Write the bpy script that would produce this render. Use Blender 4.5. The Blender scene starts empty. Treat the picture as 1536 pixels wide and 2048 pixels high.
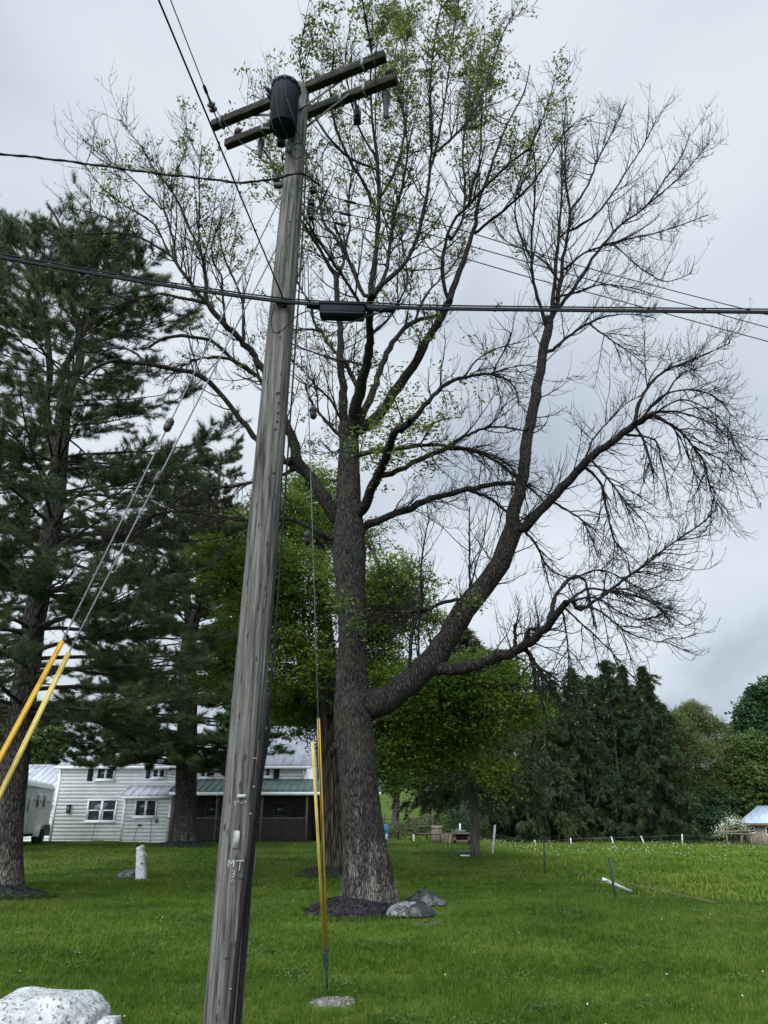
import bpy, bmesh, math, random
import numpy as np
from mathutils import Vector, Matrix
R_ = math.radians
rnd = random.Random(7)
scene = bpy.context.scene
COL = scene.collection

# ------------------------------------------------------------------ camera
EYE, PITCH, F, CX, CY = 1.6, R_(23.0), 1450.0, 768.0, 1024.0
cam = bpy.data.cameras.new('camera'); camo = bpy.data.objects.new('camera', cam); COL.objects.link(camo)
camo.location = (0, 0, EYE); camo.rotation_euler = (R_(90) + PITCH, 0, 0)
cam.sensor_fit = 'VERTICAL'; cam.sensor_height = 24.0; cam.lens = 24.0 * F / 2048.0
cam.clip_start = 0.1; cam.clip_end = 3000
scene.camera = camo
# ------------------------------------------------------------------ light
SUN_EL, SUN_AZ = R_(40), R_(205)          # azimuth: from behind the camera's shoulder
w = bpy.data.worlds.new('World'); scene.world = w; w.use_nodes = True
nt = w.node_tree; N = nt.nodes; L = nt.links
for n in list(N): N.remove(n)
def wn(t, **k):
    n = N.new(t)
    for a, b in k.items(): setattr(n, a, b)
    return n
out = wn('ShaderNodeOutputWorld'); bg = wn('ShaderNodeBackground'); bg.inputs[1].default_value = 0.1
sky = wn('ShaderNodeTexSky', sky_type='NISHITA'); sky.sun_disc = False; sky.sun_elevation = SUN_EL; sky.sun_rotation = SUN_AZ
tc = wn('ShaderNodeTexCoord'); sep = wn('ShaderNodeSeparateXYZ'); L.new(tc.outputs['Generated'], sep.inputs[0])
addz = wn('ShaderNodeMath', operation='ADD'); L.new(sep.outputs[2], addz.inputs[0]); addz.inputs[1].default_value = 0.5
mx = wn('ShaderNodeMath', operation='MAXIMUM'); L.new(addz.outputs[0], mx.inputs[0]); mx.inputs[1].default_value = 0.08
dx = wn('ShaderNodeMath', operation='DIVIDE'); L.new(sep.outputs[0], dx.inputs[0]); L.new(mx.outputs[0], dx.inputs[1])
dy = wn('ShaderNodeMath', operation='DIVIDE'); L.new(sep.outputs[1], dy.inputs[0]); L.new(mx.outputs[0], dy.inputs[1])
cmb = wn('ShaderNodeCombineXYZ'); L.new(dx.outputs[0], cmb.inputs[0]); L.new(dy.outputs[0], cmb.inputs[1])
nz = wn('ShaderNodeTexNoise'); nz.inputs['Scale'].default_value = 1.9; nz.inputs['Detail'].default_value = 5; nz.inputs['Roughness'].default_value = 0.46; nz.inputs['Distortion'].default_value = 0.25
mp = wn('ShaderNodeMapping'); mp.inputs['Location'].default_value = (8.5378, 2.8065, 3.8099); L.new(cmb.outputs[0], mp.inputs[0]); L.new(mp.outputs[0], nz.inputs['Vector'])
rmp = wn('ShaderNodeValToRGB'); cr = rmp.color_ramp
cr.elements[0].position = 0.38; cr.elements[0].color = (0.45, 0.515, 0.59, 1)
cr.elements[1].position = 0.63; cr.elements[1].color = (0.72, 0.78, 0.845, 1)
e = cr.elements.new(0.5); e.color = (0.62, 0.69, 0.76, 1)
L.new(nz.outputs['Fac'], rmp.inputs[0])
# overcast skies are brightest overhead (CIE overcast sky)
zr = wn('ShaderNodeMapRange'); zr.inputs[1].default_value = 0.86; zr.inputs[2].default_value = 1.0; zr.inputs[3].default_value = 7.4; zr.inputs[4].default_value = 13.0; L.new(sep.outputs[2], zr.inputs[0])
dt = wn('ShaderNodeVectorMath', operation='DOT_PRODUCT'); L.new(tc.outputs['Generated'], dt.inputs[0]); dt.inputs[1].default_value = (math.sin(SUN_AZ) * math.cos(SUN_EL), math.cos(SUN_AZ) * math.cos(SUN_EL), math.sin(SUN_EL))
gl = wn('ShaderNodeMapRange'); gl.inputs[1].default_value = 0.36; gl.inputs[2].default_value = 1.0; gl.inputs[3].default_value = 1.0; gl.inputs[4].default_value = 6.0; L.new(dt.outputs['Value'], gl.inputs[0])   # glow added to the sky behind the camera to brighten walls and lawn
zg = wn('ShaderNodeMath', operation='MULTIPLY'); L.new(zr.outputs[0], zg.inputs[0]); L.new(gl.outputs[0], zg.inputs[1])
vm = wn('ShaderNodeVectorMath', operation='SCALE'); L.new(rmp.outputs[0], vm.inputs[0]); L.new(zg.outputs[0], vm.inputs['Scale'])
mixs = wn('ShaderNodeMix', data_type='RGBA'); mixs.inputs[0].default_value = 0.94
L.new(sky.outputs[0], mixs.inputs[6]); L.new(vm.outputs[0], mixs.inputs[7])
L.new(mixs.outputs[2], bg.inputs[0]); L.new(bg.outputs[0], out.inputs[0])
sd = bpy.data.lights.new('sun', 'SUN'); sd.energy = 1.5; sd.angle = R_(30); sd.color = (1, 0.975, 0.94)
so = bpy.data.objects.new('sun', sd); COL.objects.link(so)
so.rotation_euler = Vector((-math.sin(SUN_AZ) * math.cos(SUN_EL), -math.cos(SUN_AZ) * math.cos(SUN_EL), -math.sin(SUN_EL))).to_track_quat('-Z', 'Y').to_euler()
vs = scene.view_settings; vs.view_transform = 'Standard'; vs.look = 'None'; vs.exposure = 0.58; vs.gamma = 1; vs.use_curve_mapping = False
scene.cycles.max_bounces = 6; scene.cycles.diffuse_bounces = 3; scene.cycles.glossy_bounces = 2; scene.cycles.transmission_bounces = 3
scene.cycles.use_denoising = True; scene.cycles.denoiser = 'OPENIMAGEDENOISE'

# ------------------------------------------------------------------ maths
cp, sp_ = math.cos(PITCH), math.sin(PITCH)
def P(px, py, Y):
    """point of the place seen at photo position px, py that lies Y metres ahead"""
    u = (px - CX) / F; v = (CY - py) / F
    t = Y / (cp - sp_ * v)
    return np.array([u * t, Y, EYE + t * (sp_ + cp * v)])
def PZ(px, py, z):
    u = (px - CX) / F; v = (CY - py) / F
    t = (z - EYE) / (sp_ + cp * v)
    return np.array([u * t, t * (cp - sp_ * v), z])
def depth(p): return cp * p[1] + sp_ * (p[2] - EYE)
def proj(A):
    d = cp * A[..., 1] + sp_ * (A[..., 2] - EYE)
    v = (-sp_ * A[..., 1] + cp * (A[..., 2] - EYE)) / d
    return CX + F * A[..., 0] / d, CY - F * v
def sm(a, b, x):
    t = np.clip((x - a) / (b - a), 0, 1); return t * t * (3 - 2 * t)
def terr(x, y):
    x = np.asarray(x, float); y = np.asarray(y, float)
    z = 0.50 * sm(20, 40, y) * (1 - sm(1.5, 10, x))
    z = z - 0.12 * sm(25, 60, y) * sm(2, 10, x)
    z = z + 0.035 * np.maximum(0, y - 58) * (1 - sm(8, 30, x) * 0.6) * sm(58, 75, y) + 0.04 * np.maximum(0, y - 110)
    z = z + 0.03 * np.sin(x * 0.55 + 1.0) * np.sin(y * 0.4) * sm(8, 16, y) + 0.012 * np.sin(x * 1.7 + y * 0.9)
    return z - 0.012 * sm(3, 0, y)
def G(px, py):
    z = 0.0
    for _ in range(30):
        p = PZ(px, py, z); p[1] = min(max(p[1], 0.5), 140); z = 0.5 * z + 0.5 * float(terr(p[0], p[1]))
    p = PZ(px, py, z); return np.array([p[0], p[1], float(terr(p[0], p[1]))])

# ------------------------------------------------------------------ mesh building
def link(o): COL.objects.link(o); return o
def meshdata(name, V, faces, mats, smooth=False, mi=None):
    me = bpy.data.meshes.new(name)
    V = np.asarray(V, np.float32)
    me.vertices.add(len(V)); me.vertices.foreach_set('co', V.ravel())
    idx = np.concatenate([np.asarray(f, np.int32).ravel() for f in faces])
    cnt = np.concatenate([np.full(len(f), np.asarray(f).shape[1], np.int32) for f in faces])
    st = np.concatenate([[0], np.cumsum(cnt)[:-1]]).astype(np.int32)
    me.loops.add(len(idx)); me.loops.foreach_set('vertex_index', idx)
    me.polygons.add(len(cnt)); me.polygons.foreach_set('loop_start', st); me.polygons.foreach_set('loop_total', cnt)
    if smooth: me.polygons.foreach_set('use_smooth', np.ones(len(cnt), bool))
    for m in (mats if isinstance(mats, (list, tuple)) else [mats]): me.materials.append(m)
    if mi is not None: me.polygons.foreach_set('material_index', np.asarray(mi, np.int32))
    me.update(calc_edges=True); me.validate()
    return me
def mk(name, geo, mat, parent=None, smooth=False, local=False, loc=None, mi=None):
    """one mesh object; geo = (V, [faces...]) in world metres unless local"""
    V, faces = geo[0], geo[1]
    V = np.asarray(V, float)
    if parent is not None and not local: V = V - np.array(parent['_o'])
    if parent is None and loc is None: loc = np.array([(V[:, 0].min() + V[:, 0].max()) / 2, (V[:, 1].min() + V[:, 1].max()) / 2, V[:, 2].min()])
    if parent is None and not local: V = V - np.asarray(loc)
    o = bpy.data.objects.new(name, meshdata(name, V, faces, mat, smooth, mi)); link(o)
    if parent is not None:
        o.parent = parent; o['_o'] = parent['_o']
    else:
        o.location = loc; o['_o'] = [float(c) for c in loc]
    return o
def tag(o, label, cat, group=None, kind=None):
    if label: o['label'] = label
    if cat: o['category'] = cat
    if group: o['group'] = group
    if kind: o['kind'] = kind
    return o
def thing(name, label, cat, loc=(0, 0, 0), group=None, rz=0, rot=None):
    o = bpy.data.objects.new(name, None); link(o); o.location = [float(c) for c in loc]; o['_o'] = [float(c) for c in loc]
    o.rotation_euler = rot if rot is not None else (0, 0, rz); o.empty_display_size = 0.2
    return tag(o, label, cat, group)
def join(*gs):
    Vs, Fs, off = [], [], 0
    for V, fs in gs:
        V = np.asarray(V, float)
        if len(V) == 0: continue
        Vs.append(V)
        for f in fs: Fs.append(np.asarray(f) + off)
        off += len(V)
    byn = {}
    for f in Fs: byn.setdefault(f.shape[1], []).append(f)
    return np.concatenate(Vs), [np.concatenate(v) for v in byn.values()]
def box(x0, x1, y0, y1, z0, z1):
    V = np.array([[x, y, z] for z in (z0, z1) for y in (y0, y1) for x in (x0, x1)], float)
    return V, [np.array([[0, 2, 3, 1], [4, 5, 7, 6], [0, 1, 5, 4], [2, 6, 7, 3], [0, 4, 6, 2], [1, 3, 7, 5]])]
def beam(a, b, wx, wy, up=(0, 0, 1)):
    """rectangular bar from a to b"""
    a = np.asarray(a, float); b = np.asarray(b, float); d = b - a; ln = np.linalg.norm(d); d = d / ln
    s = np.cross(d, up); 
    if np.linalg.norm(s) < 1e-6: s = np.array([1.0, 0, 0])
    s /= np.linalg.norm(s); u = np.cross(s, d)
    V = np.array([p + s * sx * wx / 2 + u * sy * wy / 2 for p in (a, b) for sx, sy in ((-1, -1), (1, -1), (1, 1), (-1, 1))])
    return V, [np.array([[0, 1, 2, 3], [7, 6, 5, 4], [0, 4, 5, 1], [1, 5, 6, 2], [2, 6, 7, 3], [3, 7, 4, 0]])]
def frames(Pt):
    T = np.gradient(Pt, axis=1); T /= np.linalg.norm(T, axis=2, keepdims=True) + 1e-9
    B, K, _ = Pt.shape
    n = np.cross(T[:, 0], np.where(np.abs(T[:, 0, 2:3]) > 0.8, np.array([[1.0, 0, 0]]), np.array([[0, 0, 1.0]])))
    n /= np.linalg.norm(n, axis=1, keepdims=True) + 1e-9
    N1 = np.empty_like(Pt); N1[:, 0] = n
    for k in range(1, K):
        n = n - T[:, k] * np.sum(n * T[:, k], axis=1, keepdims=True); n /= np.linalg.norm(n, axis=1, keepdims=True) + 1e-9; N1[:, k] = n
    return T, N1, np.cross(T, N1)
def tubes(Pt, Rd, sides=6, cap=True):
    Pt = np.asarray(Pt, float); Rd = np.asarray(Rd, float)
    if Pt.ndim == 2: Pt = Pt[None]; Rd = np.broadcast_to(Rd, Pt.shape[1:2])[None]
    B, K, _ = Pt.shape
    if Rd.ndim == 1: Rd = np.broadcast_to(Rd[:, None], (B, K))
    T, n1, n2 = frames(Pt)
    a = np.arange(sides) * 2 * math.pi / sides
    V = Pt[:, :, None] + Rd[:, :, None, None] * (np.cos(a)[None, None, :, None] * n1[:, :, None] + np.sin(a)[None, None, :, None] * n2[:, :, None])
    base = (np.arange(B) * K * sides)[:, None, None] + (np.arange(K - 1) * sides)[None, :, None]
    j = np.arange(sides)[None, None]; j2 = (j + 1) % sides
    Q = np.stack([base + j, base + j2, base + sides + j2, base + sides + j], -1).reshape(-1, 4)
    fs = [Q]
    if cap and B < 400:
        off = np.arange(B)[:, None] * K * sides
        fs.append(np.concatenate([off + np.arange(sides)[::-1], off + (K - 1) * sides + np.arange(sides)]))
    return V.reshape(-1, 3), fs
def lathe(c, prof, sides=24, axis=(0, 0, 1)):
    """prof = list of (radius, height along the axis)"""
    ax = np.asarray(axis, float); ax /= np.linalg.norm(ax)
    r = np.cross(ax, (0.3, 0.9, 0.1)); r /= np.linalg.norm(r); s = np.cross(ax, r)
    a = np.arange(sides) * 2 * math.pi / sides
    V = np.concatenate([np.asarray(c) + ax * h + rr * (np.cos(a)[:, None] * r + np.sin(a)[:, None] * s) for rr, h in prof])
    Q = [[k * sides + j, k * sides + (j + 1) % sides, (k + 1) * sides + (j + 1) % sides, (k + 1) * sides + j] for k in range(len(prof) - 1) for j in range(sides)]
    K = len(prof)
    return V, [np.array(Q), np.array([list(range(sides))[::-1], [(K - 1) * sides + j for j in range(sides)]])]
def resamp(pts, K, vals=None):
    """smooth (Catmull-Rom) resample of a polyline to K points"""
    p = np.asarray(pts, float); n = len(p)
    e = np.vstack([2 * p[0] - p[1], p, 2 * p[-1] - p[-2]])
    d = np.concatenate([[0], np.cumsum(np.linalg.norm(np.diff(p, axis=0), axis=1))]); d /= d[-1]
    s = np.linspace(0, 1, K); i = np.clip(np.searchsorted(d, s, side='right') - 1, 0, n - 2)
    t = ((s - d[i]) / np.maximum(d[i + 1] - d[i], 1e-9))[:, None]
    a, b, c, dd = e[i], e[i + 1], e[i + 2], e[i + 3]
    q = 0.5 * (2 * b + (c - a) * t + (2 * a - 5 * b + 4 * c - dd) * t ** 2 + (3 * b - a - 3 * c + dd) * t ** 3)
    if vals is None: return q
    return q, np.interp(s, d, vals)
def wire(pts, r, K=24, sides=6, sag=0.0):
    q = resamp(pts, K); s = np.linspace(0, 1, K); q[:, 2] -= sag * 4 * s * (1 - s)
    return tubes(q, np.full(K, r), sides)
def unit(a): return a / (np.linalg.norm(a, axis=-1, keepdims=True) + 1e-9)
def leaves(C, l, wd, rng, up=0.6):
    """one pointed leaf per row of C (folded rhombus)"""
    n = len(C); a = unit(rng.normal(size=(n, 3)) * [1, 1, 0.55]); nn = unit(rng.normal(size=(n, 3)) + [0, 0, up * 2.2])
    b = unit(np.cross(nn, a)); l = l * rng.uniform(0.65, 1.25, (n, 1)); wd = wd * rng.uniform(0.7, 1.2, (n, 1))
    V = np.stack([C - a * l / 2, C + b * wd / 2 + a * l * 0.06, C + a * l / 2, C - b * wd / 2 + a * l * 0.06], 1)
    return V.reshape(-1, 3), [np.arange(4 * n).reshape(n, 4)]
def needles(C, D, k, l, wd, rng, fwd=0.7):
    n = len(C); C2 = np.repeat(C, k, 0); D2 = np.repeat(D, k, 0)
    d = unit(D2 * fwd + unit(rng.normal(size=(n * k, 3)))); s = unit(np.cross(d, rng.normal(size=(n * k, 3))))
    ll = l * rng.uniform(0.7, 1.15, (n * k, 1)); b = C2 - D2 * rng.uniform(0, 0.9 * l, (n * k, 1))
    V = np.stack([b - s * wd / 2, b + s * wd / 2, b + d * ll], 1)
    return V.reshape(-1, 3), [np.arange(3 * n * k).reshape(-1, 3)]
def sprout(Pt, Rd, n, t0, t1, Lr, ang, curl, K, rng, mode='rand', rf=0.65, rmax=1, rmin=0.002, jit=0.05, tipf=0.3, curl4=0.0, upb=0.0, shrink=0.45):
    """n child branches spread over the parents Pt (B,K,3)"""
    B, K0, _ = Pt.shape
    ln = np.linalg.norm(np.diff(Pt, axis=1), axis=2).sum(1); pr = ln / ln.sum()
    b = rng.choice(B, n, p=pr); t = rng.uniform(t0, t1, n); f = t * (K0 - 1); i = np.minimum(f.astype(int), K0 - 2); fr = (f - i)[:, None]
    p = Pt[b, i] * (1 - fr) + Pt[b, i + 1] * fr; tg = unit(Pt[b, i + 1] - Pt[b, i]); r0 = Rd[b, i] * (1 - fr[:, 0]) + Rd[b, i + 1] * fr[:, 0]
    Z = np.array([0, 0, 1.0])
    if mode == 'flat':
        pp = unit(np.cross(tg, Z)) * rng.choice([-1, 1], (n, 1)) + rng.normal(size=(n, 3)) * 0.22
    elif mode == 'hang':
        pp = unit(np.cross(tg, Z)) * rng.uniform(-1, 1, (n, 1)) - Z * rng.uniform(0.4, 1.0, (n, 1))
    else:
        pp = rng.normal(size=(n, 3)) + Z * upb
    pp = unit(pp - tg * np.sum(pp * tg, 1, keepdims=True))
    a = rng.uniform(ang[0], ang[1], (n, 1)); d = tg * np.cos(a) + pp * np.sin(a)
    Lc = rng.uniform(Lr[0], Lr[1], n) * (1 - shrink * t); s = np.linspace(0, 1, K)[None, :, None]
    q = p[:, None] + Lc[:, None, None] * (s * d[:, None] + (curl * s ** 2 + curl4 * s ** 4) * Z)
    q = q + np.cumsum(rng.normal(size=(n, K, 3)) * jit * (Lc / K)[:, None, None] * (np.arange(K) > 0)[None, :, None], 1)
    rr = np.clip(r0 * rf, rmin, rmax)[:, None] * (1 - (1 - tipf) * np.linspace(0, 1, K)[None])
    return q, rr

# ------------------------------------------------------------------ materials
def ncol(c): return (c[0], c[1], c[2], 1)
def pmat(name, c1, c2=None, scale=8.0, rough=0.75, bump=0.0, stretch=(1, 1, 1), detail=6, metal=0.0, bscale=None, lo=0.35, hi=0.65, c3=None, scale3=1.2, lo3=0.45, hi3=0.62, spec=0.3, bdist=0.02):
    m = bpy.data.materials.new(name); m.use_nodes = True; t = m.node_tree; b = t.nodes['Principled BSDF']
    b.inputs['Roughness'].default_value = rough; b.inputs['Metallic'].default_value = metal; b.inputs['Specular IOR Level'].default_value = spec
    if c2 is None: b.inputs['Base Color'].default_value = ncol(c1)
    tcn = t.nodes.new('ShaderNodeTexCoord'); mp = t.nodes.new('ShaderNodeMapping'); mp.inputs['Scale'].default_value = stretch; t.links.new(tcn.outputs['Object'], mp.inputs[0])
    if c2 is not None:
        nz = t.nodes.new('ShaderNodeTexNoise'); nz.inputs['Scale'].default_value = scale; nz.inputs['Detail'].default_value = detail; nz.inputs['Roughness'].default_value = 0.62
        t.links.new(mp.outputs[0], nz.inputs['Vector']); rp = t.nodes.new('ShaderNodeValToRGB'); rp.color_ramp.elements[0].position = lo; rp.color_ramp.elements[1].position = hi
        rp.color_ramp.elements[0].color = ncol(c1); rp.color_ramp.elements[1].color = ncol(c2); t.links.new(nz.outputs['Fac'], rp.inputs[0]); src = rp.outputs[0]
        if c3 is not None:
            n3 = t.nodes.new('ShaderNodeTexNoise'); n3.inputs['Scale'].default_value = scale3; n3.inputs['Detail'].default_value = 5; t.links.new(tcn.outputs['Object'], n3.inputs['Vector'])
            r3 = t.nodes.new('ShaderNodeMapRange'); r3.inputs[1].default_value = lo3; r3.inputs[2].default_value = hi3; t.links.new(n3.outputs['Fac'], r3.inputs[0])
            mx = t.nodes.new('ShaderNodeMix'); mx.data_type = 'RGBA'; t.links.new(r3.outputs[0], mx.inputs[0]); t.links.new(src, mx.inputs[6]); mx.inputs[7].default_value = ncol(c3); src = mx.outputs[2]
        t.links.new(src, b.inputs['Base Color'])
    if bump:
        nb = t.nodes.new('ShaderNodeTexNoise'); nb.inputs['Scale'].default_value = bscale or scale; nb.inputs['Detail'].default_value = detail; t.links.new(mp.outputs[0], nb.inputs['Vector'])
        bp = t.nodes.new('ShaderNodeBump'); bp.inputs['Strength'].default_value = bump; bp.inputs['Distance'].default_value = bdist; t.links.new(nb.outputs['Fac'], bp.inputs['Height']); t.links.new(bp.outputs[0], b.inputs['Normal'])
    return m
def leafmat(name, c1, c2, scale=0.7, c3=None, trans=0.35, rough=0.55, fine=9.0, spec=0.2):
    m = bpy.data.materials.new(name); m.use_nodes = True; t = m.node_tree; b = t.nodes['Principled BSDF']; o = t.nodes['Material Output']
    b.inputs['Roughness'].default_value = rough; b.inputs['Specular IOR Level'].default_value = spec
    tcn = t.nodes.new('ShaderNodeTexCoord'); nz = t.nodes.new('ShaderNodeTexNoise'); nz.inputs['Scale'].default_value = scale; nz.inputs['Detail'].default_value = 3; t.links.new(tcn.outputs['Object'], nz.inputs['Vector'])
    nf = t.nodes.new('ShaderNodeTexNoise'); nf.inputs['Scale'].default_value = fine; nf.inputs['Detail'].default_value = 2; t.links.new(tcn.outputs['Object'], nf.inputs['Vector'])
    ad = t.nodes.new('ShaderNodeMath'); ad.operation = 'ADD'; t.links.new(nz.outputs['Fac'], ad.inputs[0]); t.links.new(nf.outputs['Fac'], ad.inputs[1])
    ml = t.nodes.new('ShaderNodeMath'); ml.operation = 'MULTIPLY'; ml.inputs[1].default_value = 0.5; t.links.new(ad.outputs[0], ml.inputs[0])
    rp = t.nodes.new('ShaderNodeValToRGB'); rp.color_ramp.elements[0].position = 0.36; rp.color_ramp.elements[1].position = 0.64; rp.color_ramp.elements[0].color = ncol(c1); rp.color_ramp.elements[1].color = ncol(c2)
    if c3 is not None: e = rp.color_ramp.elements.new(0.5); e.color = ncol(c3)
    t.links.new(ml.outputs[0], rp.inputs[0]); t.links.new(rp.outputs[0], b.inputs['Base Color'])
    tr = t.nodes.new('ShaderNodeBsdfTranslucent'); t.links.new(rp.outputs[0], tr.inputs[0]); ms = t.nodes.new('ShaderNodeMixShader'); ms.inputs[0].default_value = trans
    t.links.new(b.outputs[0], ms.inputs[1]); t.links.new(tr.outputs[0], ms.inputs[2]); t.links.new(ms.outputs[0], o.inputs[0])
    return m
def barkmat(name, dark, mid, light, sc=9.0, zs=0.16, pale=None, bump=0.9, moss=0.0):
    """furrowed bark: plates stretched along the trunk, paler scuffed patches near the foot"""
    m = bpy.data.materials.new(name); m.use_nodes = True; t = m.node_tree; b = t.nodes['Principled BSDF']; b.inputs['Roughness'].default_value = 0.95; b.inputs['Specular IOR Level'].default_value = 0.15
    tcn = t.nodes.new('ShaderNodeTexCoord'); mp = t.nodes.new('ShaderNodeMapping'); mp.inputs['Scale'].default_value = (1, 1, zs); t.links.new(tcn.outputs['Object'], mp.inputs[0])
    wz = t.nodes.new('ShaderNodeTexNoise'); wz.inputs['Scale'].default_value = 5.0; wz.inputs['Detail'].default_value = 3; t.links.new(mp.outputs[0], wz.inputs['Vector'])
    mxv = t.nodes.new('ShaderNodeMix'); mxv.data_type = 'RGBA'; mxv.blend_type = 'LINEAR_LIGHT'; mxv.inputs[0].default_value = 0.06; t.links.new(mp.outputs[0], mxv.inputs[6]); t.links.new(wz.outputs['Color'], mxv.inputs[7])
    vo = t.nodes.new('ShaderNodeTexVoronoi'); vo.feature = 'DISTANCE_TO_EDGE'; vo.inputs['Scale'].default_value = sc; t.links.new(mxv.outputs[2], vo.inputs['Vector'])
    nz = t.nodes.new('ShaderNodeTexNoise'); nz.inputs['Scale'].default_value = sc * 2.5; nz.inputs['Detail'].default_value = 6; nz.inputs['Roughness'].default_value = 0.7; t.links.new(mp.outputs[0], nz.inputs['Vector'])
    mr = t.nodes.new('ShaderNodeMapRange'); mr.inputs[1].default_value = 0.0; mr.inputs[2].default_value = 0.22; t.links.new(vo.outputs['Distance'], mr.inputs[0])
    mu = t.nodes.new('ShaderNodeMath'); mu.operation = 'MULTIPLY'; t.links.new(mr.outputs[0], mu.inputs[0]); t.links.new(nz.outputs['Fac'], mu.inputs[1])
    rp = t.nodes.new('ShaderNodeValToRGB'); rp.color_ramp.elements[0].position = 0.08; rp.color_ramp.elements[0].color = ncol(dark); rp.color_ramp.elements[1].position = 0.66; rp.color_ramp.elements[1].color = ncol(light)
    e = rp.color_ramp.elements.new(0.36); e.color = ncol(mid); t.links.new(mu.outputs[0], rp.inputs[0]); src = rp.outputs[0]
    if pale is not None:
        n3 = t.nodes.new('ShaderNodeTexNoise'); n3.inputs['Scale'].default_value = 6.0; n3.inputs['Detail'].default_value = 8; n3.inputs['Roughness'].default_value = 0.75
        m3 = t.nodes.new('ShaderNodeMapping'); m3.inputs['Scale'].default_value = (1, 1, 0.3); t.links.new(tcn.outputs['Object'], m3.inputs[0]); t.links.new(m3.outputs[0], n3.inputs['Vector'])
        sx = t.nodes.new('ShaderNodeSeparateXYZ'); t.links.new(tcn.outputs['Object'], sx.inputs[0])
        hz = t.nodes.new('ShaderNodeMapRange'); hz.inputs[1].default_value = 0.1; hz.inputs[2].default_value = 4.0; hz.inputs[3].default_value = 0.13; hz.inputs[4].default_value = -0.16; t.links.new(sx.outputs[2], hz.inputs[0])
        ad = t.nodes.new('ShaderNodeMath'); t.links.new(n3.outputs['Fac'], ad.inputs[0]); t.links.new(hz.outputs[0], ad.inputs[1])
        r3 = t.nodes.new('ShaderNodeMapRange'); r3.inputs[1].default_value = 0.55; r3.inputs[2].default_value = 0.7; t.links.new(ad.outputs[0], r3.inputs[0])
        m2 = t.nodes.new('ShaderNodeMath'); m2.operation = 'MULTIPLY'; t.links.new(r3.outputs[0], m2.inputs[0]); t.links.new(mr.outputs[0], m2.inputs[1])
        mx = t.nodes.new('ShaderNodeMix'); mx.data_type = 'RGBA'; t.links.new(m2.outputs[0], mx.inputs[0]); t.links.new(src, mx.inputs[6]); mx.inputs[7].default_value = ncol(pale); src = mx.outputs[2]
    if moss:     # patches of grey-green lichen
        n4 = t.nodes.new('ShaderNodeTexNoise'); n4.inputs['Scale'].default_value = 1.7; n4.inputs['Detail'].default_value = 9; n4.inputs['Roughness'].default_value = 0.72; t.links.new(tcn.outputs['Object'], n4.inputs['Vector'])
        r4 = t.nodes.new('ShaderNodeMapRange'); r4.inputs[1].default_value = 0.52; r4.inputs[2].default_value = 0.68; r4.inputs[4].default_value = moss; t.links.new(n4.outputs['Fac'], r4.inputs[0])
        m4 = t.nodes.new('ShaderNodeMix'); m4.data_type = 'RGBA'; t.links.new(r4.outputs[0], m4.inputs[0]); t.links.new(src, m4.inputs[6]); m4.inputs[7].default_value = (0.085, 0.085, 0.045, 1); src = m4.outputs[2]
    t.links.new(src, b.inputs['Base Color'])
    bp = t.nodes.new('ShaderNodeBump'); bp.inputs['Strength'].default_value = bump; bp.inputs['Distance'].default_value = 0.04; t.links.new(mu.outputs[0], bp.inputs['Height']); t.links.new(bp.outputs[0], b.inputs['Normal'])
    return m
def glassmat(name, c=(0.02, 0.025, 0.03)):
    m = pmat(name, c, (c[0] * 2.2, c[1] * 2.2, c[2] * 2.2), 1.3, rough=0.12, spec=0.5); return m

M_LAWN = pmat('lawn_soil', (0.027, 0.052, 0.008), (0.054, 0.090, 0.014), 0.5, rough=0.95, c3=(0.068, 0.086, 0.020), scale3=0.22, lo3=0.5, hi3=0.68, bump=0.4, bscale=14, spec=0.05)
M_GRASS = leafmat('grass_blades', (0.029, 0.061, 0.008), (0.119, 0.160, 0.027), 0.5, c3=(0.059, 0.105, 0.014), trans=0.3, fine=7, spec=0.05)
M_FIELD = leafmat('field_grass', (0.060, 0.110, 0.014), (0.170, 0.215, 0.042), 0.3, c3=(0.100, 0.158, 0.022), trans=0.3, fine=3, spec=0.06)
M_ASHBARK = barkmat('ash_bark', (0.0068, 0.0062, 0.0058), (0.031, 0.0285, 0.027), (0.090, 0.084, 0.080), 38, 0.13, pale=(0.25, 0.212, 0.185), moss=0.4)
M_LIMB = barkmat('ash_limb_bark_backlit', (0.006, 0.0052, 0.0046), (0.022, 0.019, 0.017), (0.066, 0.058, 0.052), 30, 0.13, moss=0.25)  # limb and twig colours darkened to imitate backlight against the sky
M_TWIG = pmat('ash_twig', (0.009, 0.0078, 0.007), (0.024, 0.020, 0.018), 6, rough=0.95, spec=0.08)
M_PINEBARK = barkmat('pine_bark', (0.012, 0.011, 0.010), (0.045, 0.040, 0.036), (0.12, 0.11, 0.095), 24, 0.2, pale=(0.17, 0.17, 0.14))
M_MAPLEBARK = barkmat('maple_bark', (0.010, 0.009, 0.007), (0.045, 0.036, 0.026), (0.10, 0.08, 0.058), 12, 0.1)
M_ASHLEAF = leafmat('ash_leaves', (0.052, 0.078, 0.017), (0.150, 0.172, 0.036), 0.5, c3=(0.096, 0.122, 0.025), trans=0.4)
M_PINELEAF = leafmat('pine_needles', (0.028, 0.040, 0.017), (0.100, 0.115, 0.042), 0.5, c3=(0.055, 0.074, 0.030), trans=0.35)
M_MAPLELEAF = leafmat('maple_leaves', (0.044, 0.088, 0.011), (0.190, 0.245, 0.036), 0.35, c3=(0.100, 0.162, 0.022), trans=0.5)
M_SPRUCE = leafmat('spruce_needles', (0.011, 0.021, 0.008), (0.044, 0.064, 0.021), 0.35, c3=(0.023, 0.038, 0.013), trans=0.15)
M_OLIVE = leafmat('olive_spruce_needles', (0.018, 0.028, 0.012), (0.066, 0.078, 0.030), 0.5, c3=(0.036, 0.050, 0.019), trans=0.2)
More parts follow.
